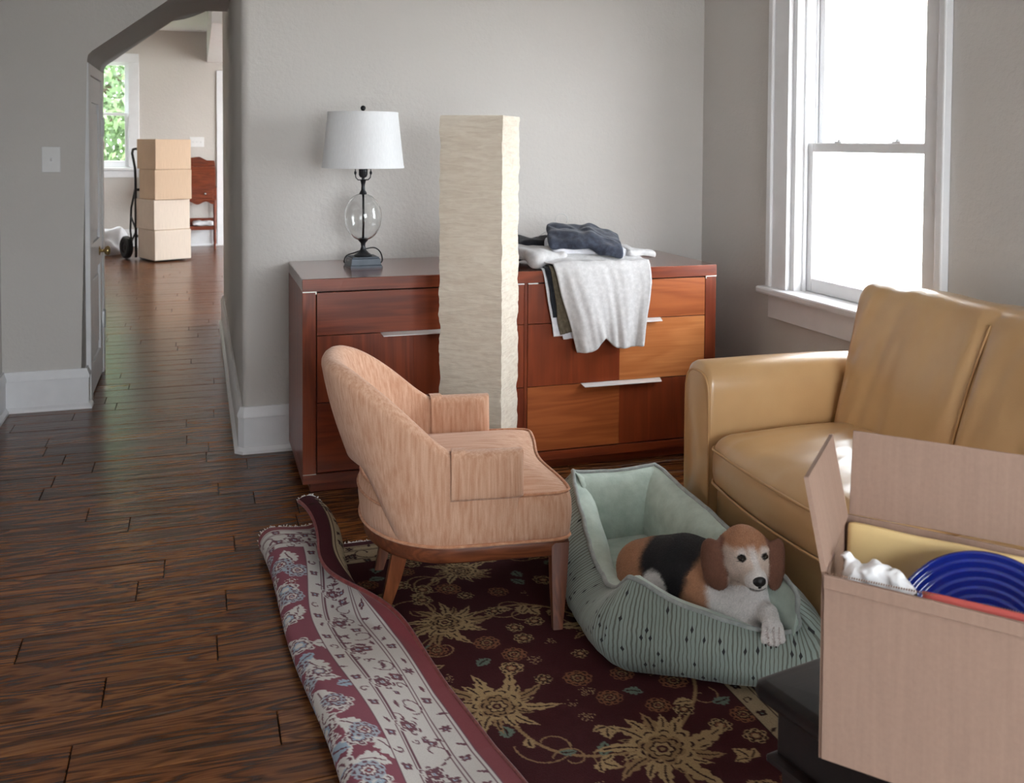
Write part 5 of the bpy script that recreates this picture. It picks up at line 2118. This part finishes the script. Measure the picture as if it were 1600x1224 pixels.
    blend(headv * 0.8 * (1 - sm(0.005, 0.013, np.abs(vx - ex - (ez - zz) * 0.25) + nz * 0.002)) * sm(0.02, 0.045, front) * (1 - sm(ez + 0.012, ez + 0.03, zz)), WHT)
    for e in ('eyeL', 'eyeR'):
        dd = np.linalg.norm(V - (K[e] + upv * 0.013), axis=1)
        blend(0.6 * (1 - sm(0.006, 0.016, dd)), WHT)
        blend(1 - sm(0.0092, 0.0112, np.linalg.norm((V - K[e]) * np.array((0.9, 0.9, 1.15)), axis=1)), BLK)
    # brown painted between the toes, standing in for crease shade
    pv = V - K['toe']
    for q in (-1, 0, 1):
        gx = np.abs(pv @ rgt - q * 0.0132)
        blend(0.55 * (1 - sm(0.0008, 0.0026, gx)) * (np.linalg.norm(pv, axis=1) < 0.026) * (pv @ fwd < 0.012), BRN)
    for e in ('earL', 'earR'):
        for q in ('_top', '_mid', '_bot'):
            c = K[e + q] + upv * (0.004 if q == '_top' else 0.012)
            sgn = -1 if e == 'earL' else 1
            lat = ((V - K['skull']) @ side_) * (-1 if (K['eyeL'] - K['skull']) @ side_ > 0 else 1) * sgn
            blend((1 - sm(0.036, 0.046, np.linalg.norm(V - c, axis=1) + nz * 0.004)) * sm(0.043, 0.050, lat), BRN)
    # mouth line and dark lips
    lipz = hl[:, 2] + 0.030 - 0.10 * (hl[:, 1] - 0.09)
    blend(0.75 * (1 - sm(0.0015, 0.004, np.abs((V - (K['nose'] - upv * 0.0235))[:, 2] - 0.25 * np.abs((V - K['nose']) @ side_)))) * (np.linalg.norm(V - (K['nose'] - upv * 0.022), axis=1) < 0.022), BLK)
    # toe gaps: modelled shape plus the crease shade painted above
    me = npmesh('body', V - DOGO, Fq)
    setcol(me, C_)
    # short coat: thin tapered hairs lying along the skin
    rg = np.random.RandomState(11)
    e1, e2 = V[Fq[:, 2]] - V[Fq[:, 0]], V[Fq[:, 3]] - V[Fq[:, 1]]
    fnm = np.cross(e1, e2)
    ar = np.linalg.norm(fnm, axis=1)
    fnm = fnm / np.maximum(ar, 1e-12)[:, None]
    pick = rg.choice(len(Fq), 70000, p=ar / ar.sum())
    wu, wv = rg.rand(len(pick), 1), rg.rand(len(pick), 1)
    q = Fq[pick]
    root = (V[q[:, 0]] * (1 - wu) + V[q[:, 1]] * wu) * (1 - wv) + (V[q[:, 3]] * (1 - wu) + V[q[:, 2]] * wu) * wv
    nm = fnm[pick]
    if ((root - root.mean(0)) * nm).sum() < 0:
        nm = -nm
    hcol = C_[q[:, 0]]
    axn = axd / np.linalg.norm(axd)
    flow = np.tile(axn * 0.7 - upv * 0.6, (len(root), 1))
    hd = np.linalg.norm(root - K['skull'], axis=1) < 0.13
    flow[hd] = root[hd] - K['nose'] + np.array((0, 0, -0.03))
    lat = np.abs((root - K['skull']) @ rgt) > 0.055
    flow[hd & lat] = np.array((0, 0, -1.0))
    flow = flow / np.linalg.norm(flow, axis=1, keepdims=True) + rg.normal(0, 0.22, (len(root), 3))
    flow = flow - (flow * nm).sum(1, keepdims=True) * nm
    flow = flow / np.maximum(np.linalg.norm(flow, axis=1, keepdims=True), 1e-6)
    ln = rg.uniform(0.0035, 0.0075, (len(root), 1))
    dn = np.linalg.norm(root - K['nose'], axis=1)
    keep = (dn > 0.019) & (np.linalg.norm(root - K['eyeL'], axis=1) > 0.0105) & (np.linalg.norm(root - K['eyeR'], axis=1) > 0.0105)
    ln[dn < 0.06] *= 0.55
    sd = np.cross(flow, nm) * 0.00045
    tip = root + (flow * 0.95 + nm * 0.26) * ln
    HV = np.stack([root - sd, root + sd, tip], 1)[keep].reshape(-1, 3) - DOGO
    hm = npmesh('fur', HV, np.arange(len(HV)).reshape(-1, 3))
    vr = rg.uniform(0.82, 1.15, (keep.sum(), 1))
    setcol(hm, np.repeat(hcol[keep] * vr, 3, 0))
    return me, face, side, hup, hm


dog_me, dface, dside, dhup, fur_me = build_dog()
DOG = empty('dog', DOGO, 'beagle with black saddle and brown ears lying in the mint bed', 'dog')
link('body', dog_me, 'dog_fur', DOG, True)
link('fur', fur_me, 'dog_coat_hair', DOG, kind='stuff', label='short tricolour coat')


def ellip(c, ax_, r_, n=16):
    vs, fs = [], []
    M = np.array(ax_)
    M = M / np.linalg.norm(M, axis=1, keepdims=True)
    for i in range(n + 1):
        a = PI * i / n
        for j in range(n):
            b_ = 2 * PI * j / n
            q = np.array((math.sin(a) * math.cos(b_) * r_[0], math.sin(a) * math.sin(b_) * r_[1], math.cos(a) * r_[2]))
            vs.append(tuple(np.array(c) + q @ M))
    for i in range(n):
        for j in range(n):
            k = (j + 1) % n
            fs.append((i * n + j, i * n + k, (i + 1) * n + k, (i + 1) * n + j))
    return MB().add(vs, fs)


for e in ('eyeL', 'eyeR'):
    ellip(K[e] - DOGO - fwd * 0.0005, (dside, dface, dhup), (0.0092, 0.0080, 0.0060)).build('eye', 'dog_eye', DOG, True, label='dark glossy eye')
b = ellip(K['nose'] - DOGO, (dside, dface, dhup), (0.0165, 0.0115, 0.0135))
b.v += ellip(K['nose'] - DOGO - dhup * 0.008, (dside, dface, dhup), (0.010, 0.009, 0.010)).v
o0 = len(b.v) // 2
b.f += [tuple(i + o0 for i in f) for f in list(b.f)]
b.build('nose', 'dog_nose', DOG, True, label='black nose')
pdv = K['toe'] - K['paw']
pdv = pdv / np.linalg.norm(pdv)
for q in (-1.5, -0.5, 0.5, 1.5):
    c = K['toe'] + rgt * q * 0.0121 + pdv * (0.018 if abs(q) < 1 else 0.012) - upv * 0.006 - DOGO
    MB().tube([tuple(c - pdv * 0.004), tuple(c + pdv * 0.002), tuple(c + pdv * 0.007 - upv * 0.004)], [0.0028, 0.0024, 0.0008], 6).build('claw', 'dog_claw', DOG, True)
# ================================================================== CLOTHES ON THE DRESSER
DT = 0.786


def garment(name, mat, label, xl, xr, yback, zend, lift, off, seed, fold=0.010, ntop=26, nhang=44, nu=56, hump=0.0, thick=0.0035, shear=0.0):
    """cloth lying on the top, bent over the front edge and hanging; xl / xr give left and right edge along the length,
    zend the hem height across the width"""
    fy = DYF - 0.010 - off
    V = np.zeros((nu, ntop + nhang, 3))
    for i in range(nu):
        u = i / (nu - 1)
        ze = zend(u)
        for j in range(ntop + nhang):
            if j < ntop:
                t = j / (ntop - 1)
                s = t * 0.5
                y_ = yback + (fy + 0.012 - yback) * t
                z_ = DT + lift + hump * math.sin(PI * min(1, t * 1.15)) ** 1.0 * (0.6 + 0.4 * math.sin(PI * u))
                hang = 0.0
            else:
                t = (j - ntop + 1) / nhang
                s = 0.5 + 0.5 * t
                zt = DT + lift - 0.006
                hang = t
                z_ = zt + (ze - zt) * t
                y_ = fy + 0.012 * math.exp(-t * 14) - 0.004
            x = xl(s) + (xr(s) - xl(s)) * u + shear * hang
            w_ = fold * (0.2 + hang) * (1.5 * noise.noise(Vector((u * 6.5 + seed, s * 0.9, 0.2))) + 0.7 * noise.noise(Vector((u * 13 - s * 2.5 + seed * 2, s * 0.8, 4.2))) + 0.25 * math.sin(u * 15 + seed + 2 * s))
            w_ += 0.002 * noise.noise(Vector((u * 5 + seed, s * 12, 0.5)))
            if j < ntop:
                z_ += 0.5 * w_ + abs(0.008 * noise.noise(Vector((u * 6 + seed, s * 14, 3))))
            else:
                y_ -= max(w_ + fold * 0.55 * (0.2 + hang), 0.0)
                x += 0.006 * noise.noise(Vector((u * 3, s * 5 + seed, 7)))
            V[i, j] = (x, y_, z_)
    me = npmesh(name, V.reshape(-1, 3), gridfaces(nu, ntop + nhang))
    o = link(name, me, mat, None, True)
    md = o.modifiers.new('thickness', 'SOLIDIFY')
    md.thickness = thick
    md.offset = 0
    tag(o, label, 'clothes', 'clothes on the dresser')
    return o


LI = lambda *p: (lambda s: float(np.interp(s, [q[0] for q in p], [q[1] for q in p])))
# white shirt lowest, then black, olive, and the pale grey tee on top
garment('white_shirt', 'cotton_white', 'white shirt hanging lowest behind the other clothes on the dresser front', LI((0, 1.28), (0.5, 1.262), (1, 1.305)), LI((0, 1.50), (0.5, 1.50), (1, 1.52)), 3.86,
        lambda u: 0.530 - 0.014 * (u > 0.18) + 0.01 * u, 0.004, 0.004, 1.0, 0.005)
garment('black_shirt', 'cotton_black', 'black garment strip hanging beside the olive shorts', LI((0, 1.28), (0.5, 1.270), (1, 1.300)), LI((0, 1.42), (0.5, 1.36), (1, 1.345)), 3.84,
        lambda u: 0.606, 0.010, 0.009, 2.0, 0.003)
garment('olive_shorts', 'cotton_olive', 'olive brown shorts hanging left of the pale grey shirt', LI((0, 1.30), (0.5, 1.288), (1, 1.330)), LI((0, 1.50), (0.5, 1.45), (1, 1.425)), 3.86,
        lambda u: 0.538 + 0.022 * u, 0.016, 0.015, 3.0, 0.005)
garment('grey_tee', 'cotton_grey', 'pale grey t-shirt draped widest over the dresser front', LI((0, 1.26), (0.40, 1.270), (0.5, 1.295), (0.7, 1.335), (1, 1.392)), LI((0, 1.66), (0.5, 1.700), (0.62, 1.705), (1, 1.668)), 3.93,
        lambda u: 0.468 + 0.045 * math.exp(-((u - 0.42) / 0.12) ** 2) + 0.012 * u, 0.030, 0.034, 4.1, 0.016, hump=0.040)


def rumple(name, mat, label, loc, h, r_, rot, wr, sc, seed, bulge=(0, 0, 0), fn=None, n=(34, 28, 8)):
    me = puff(h, r_, n, bulge, wr, sc, seed, fn)
    o = link(name, me, mat, None, True)
    o.location = loc
    o.rotation_euler = rot
    tag(o, label, 'clothes', 'clothes on the dresser')
    return o


rumple('bundled_shirt', 'cotton_grey', 'bunched light grey shirt at the left end of the clothes pile beside the paper lamp', (1.290, 3.792, 0.834), (0.085, 0.105, 0.030), 0.024, (0.06, 0.05, 0.2), 0.016, 16, 2.0)
rumple('dark_shirt', 'cotton_black', 'black shirt tucked under the back left of the clothes pile', (1.33, 3.96, 0.842), (0.10, 0.06, 0.044), 0.03, (0.0, 0.0, 0.1), 0.014, 14, 5.0)
rumple('folded_tee', 'cotton_white', 'white folded tee in the middle of the clothes pile under the navy shorts', (1.50, 3.84, 0.850), (0.155, 0.125, 0.026), 0.02, (0.10, 0.04, -0.12), 0.010, 13, 8.0)


def shortsfn(X):
    for i in range(len(X)):
        x, y_, z_ = X[i]
        X[i][2] += -0.55 * max(0, x - 0.02) ** 1.0 * 0.55 - 0.6 * max(0, -y_ - 0.05) * 0.7
        X[i][2] += 0.010 * noise.noise(Vector((x * 22, y_ * 22, 3)))
        # a crease down the legs
        X[i][2] -= 0.008 * math.exp(-((y_ + 0.35 * x) / 0.012) ** 2) * (z_ > 0)
    return X


rumple('navy_shorts', 'cotton_navy', 'dark navy shorts folded on top of the clothes pile', (1.490, 3.795, 0.914), (0.150, 0.110, 0.018), 0.015, (0.16, 0.03, -0.30), 0.012, 13, 11.0, fn=shortsfn, n=(46, 36, 6))
rumple('grey_sleeve_tee', 'cotton_grey', 'light grey folded tee with a curled sleeve at the right end of the pile', (1.690, 3.775, 0.838), (0.070, 0.085, 0.014), 0.012, (0.05, 0.14, 0.15), 0.012, 16, 13.0)
hg = empty('wire_hanger', (1.425, 3.93, 0.948), 'thin wire hanger hook poking up behind the navy shorts', 'hanger')
pts = [(-0.10, -0.02, -0.055), (-0.03, 0.0, -0.02)]
for i in range(14):
    a = PI * 1.15 - i / 13 * PI * 1.35
    pts.append((0.012 + 0.027 * math.cos(a), 0, 0.014 + 0.024 * math.sin(a)))
MB().tube(pts, 0.0013, 6).build('hook', 'steel', hg, True)

# ================================================================== FAR ROOM: BOXES ON A HAND TRUCK
BO2 = Vector((-0.425, 11.21, 0.0))
byaw = math.radians(25)
bw_, bd_, bh_ = 0.392, 0.435, 0.316
labels = ['bottom brown moving box of the stack on the hand truck', 'second moving box from the floor in the far stack', 'third moving box from the floor in the far stack', 'topmost brown moving box of the stack on the hand truck']
for k in range(4):
    off = [(0.0, 0.0), (-0.006, 0.01), (0.004, 0.004), (0.012, -0.008)][k]
    t = empty('moving_box', (BO2.x + off[0], BO2.y + off[1], 0.022 + k * (bh_ + 0.003)), labels[k], 'box', 'moving boxes on the hand truck', byaw + (0, 0.03, -0.03, 0.045)[k])
    m = 'kraft_tan' if k > 1 else 'kraft'
    b = MB()
    b.rings([[(-0.0 + d, d, z), (bw_ - d, d, z), (bw_ - d, bd_ - d, z), (d, bd_ - d, z)] for d, z in ((0.003, 0), (0, 0.004), (0.001, bh_ * 0.5), (0, bh_ - 0.004), (0.003, bh_ - 0.001))])
    b.build('carton', 'kraft_tan' if k > 1 else 'kraft_pale', t)
    MB().box(0.004, bw_ - 0.004, 0.004, bd_ / 2 - 0.002, bh_ - 0.0015, bh_ + 0.0005).build('flap', 'kraft_tan', t)
    MB().box(0.004, bw_ - 0.004, bd_ / 2 + 0.002, bd_ - 0.004, bh_ - 0.0015, bh_ + 0.0005).build('flap', 'kraft_tan', t)

HT = empty('hand_truck', (BO2.x, BO2.y, 0.0), 'black steel hand truck carrying the four stacked boxes', 'hand truck', rz=byaw)
# the frame stands against the rear face of the boxes: x along that face, q is the distance behind it
R_ = lambda x, q, z: (x, bd_ + 0.022 + q, z)
part('toe_plate', 'black_metal', HT, (0.03, 0.36, 0.08, bd_ + 0.04, 0.006, 0.016), bev=0.002)
for xx in (-0.015, 0.355):
    MB().tube([R_(xx, 0, 0.02), R_(xx, 0, 0.55), R_(xx, 0, 0.85), R_(xx, 0.01, 0.98), R_(xx, 0.055, 1.08), R_(xx, 0.085, 1.14), R_(xx, 0.06, 1.185), R_(xx, 0.0, 1.19)], 0.0135, 10).build('rail', 'black_metal', HT, True)
MB().tube([R_(-0.015, 0, 1.19), R_(0.19, -0.002, 1.20), R_(0.355, 0, 1.19)], 0.0135, 10).build('handle', 'black_metal', HT, True)
for z in (0.25, 0.5, 0.75):
    part('crossbar', 'black_metal', HT, (-0.015, 0.355, bd_ + 0.016, bd_ + 0.028, z - 0.015, z + 0.015), bev=0.002)
for xx in (-0.015, 0.355):
    MB().tube([R_(xx, 0, 0.78), R_(xx, 0.12, 0.55), R_(xx, 0.15, 0.30), R_(xx, 0.10, 0.14)], 0.011, 8).build('brace', 'black_metal', HT, True)
    MB().tube([R_(xx, 0, 0.30), R_(xx, 0.12, 0.18)], 0.009, 8).build('brace', 'black_metal', HT, True)
    MB().tube([R_(xx, 0, 0.32), R_(xx, 0.14, 0.47)], 0.009, 8).build('brace', 'black_metal', HT, True)
MB().tube([R_(-0.08, 0.11, 0.125), R_(0.42, 0.11, 0.125)], 0.010, 8).build('axle', 'steel', HT, True)
for xx in (-0.075, 0.42):
    RXm = Matrix.Rotation(PI / 2, 3, 'Y')
    wo = MB().lathe([(0.06, -0.03), (0.10, -0.036), (0.120, -0.022), (0.125, 0.0), (0.120, 0.022), (0.10, 0.036), (0.06, 0.03), (0.06, -0.03)], R_(xx, 0.11, 0.125), 28, RXm).build('wheel', 'rubber', HT, 40)
    MB().lathe([(0.0001, -0.026), (0.02, -0.030), (0.03, -0.018), (0.062, -0.016), (0.062, 0.016), (0.03, 0.018), (0.02, 0.030), (0.0001, 0.026)], R_(xx, 0.11, 0.125), 20, RXm).build('hub', 'black_metal', wo, 40)

# white plastic bag on the floor behind the door
me = puff((0.17, 0.17, 0.15), 0.11, (26, 26, 20), (0, 0, 0), 0.045, 9, 3.0)
pb = link('plastic_bag', me, 'plastic_white', None, True)
pb.location = (-0.93, 12.15, 0.155)
tag(pb, 'crumpled white plastic bag on the floor beside the hand truck wheel', 'bag')

# ================================================================== SECRETARY DESK
SD = empty('writing_desk', (-0.16, 12.875, 0.0), 'small dark mahogany writing desk with slant front against the far wall', 'desk')
W_ = 0.376          # right edge
Lh = -0.25
b = MB()
top = [(Lh, 0.96), (W_ - 0.012, 0.96), (W_ - 0.012, 1.00)]
for i in range(15):
    t = i / 14
    top.append((W_ - 0.02 + (Lh - W_ + 0.02) * t, 1.005 + 0.085 * math.sin(PI * (0.12 + 0.76 * t)) ** 1.2 + 0.012 * math.cos(t * 22)))
b.prism(top, -0.022, -0.002, 'y')
b.build('gallery', 'mahogany', SD)
b = MB().prism([(-0.02, 0.735), (-0.36, 0.735), (-0.36, 0.745), (-0.20, 0.972), (-0.02, 0.972)], Lh + 0.012, W_ - 0.012, 'x')
b.build('slant_front', 'mahogany', SD)
part('desk_case', 'mahogany', SD, (Lh, W_, -0.37, -0.004, 0.575, 0.735))
dw = part('drawer', 'mahogany', SD, (Lh + 0.06, W_ - 0.04, -0.378, -0.368, 0.60, 0.715))
for x in (Lh + 0.16, W_ - 0.13):
    MB().lathe([(0.0001, 0.022), (0.012, 0.018), (0.012, 0.010), (0.005, 0.004), (0.005, 0.0)], (x, -0.378, 0.655), 12, Matrix.Rotation(PI / 2, 3, 'X')).build('knob', 'steel', dw, True)
skirt = [(Lh + 0.03, 0.576), (W_ - 0.03, 0.576)]
for i in range(25):
    t = i / 24
    skirt.append((W_ - 0.03 + (Lh - W_ + 0.06) * t, 0.545 - 0.018 * math.cos(t * 6 * PI)))
MB().prism(skirt, -0.362, -0.35, 'y').build('skirt', 'mahogany', SD)
for x in (Lh + 0.022, W_ - 0.022):
    for y_ in (-0.345, -0.03):
        MB().lathe([(0.0001, 0), (0.011, 0), (0.015, 0.02), (0.010, 0.04), (0.016, 0.07), (0.014, 0.2), (0.018, 0.24), (0.018, 0.33), (0.013, 0.36), (0.019, 0.45), (0.02, 0.576), (0.0001, 0.576)], (x, y_, 0), 12).build('leg', 'mahogany', SD, 40)
part('shelf', 'mahogany', SD, (Lh + 0.01, W_ - 0.01, -0.34, -0.02, 0.245, 0.262))
part('shelf_rail', 'mahogany', SD, (Lh + 0.01, W_ - 0.01, -0.03, -0.018, 0.262, 0.345))
part('shelf_rail', 'mahogany', SD, (Lh + 0.03, W_ - 0.03, -0.350, -0.338, 0.225, 0.268))
me = puff((0.12, 0.09, 0.022), 0.018, (16, 12, 6), (0, 0, 0.01), 0.012, 16, 5.0)
sh_ = link('folded_papers', me, 'plastic_white', None, True)
sh_.location = (0.06, 12.70, 0.290)
tag(sh_, 'small pale bundle of papers on the lower shelf of the writing desk', 'papers')
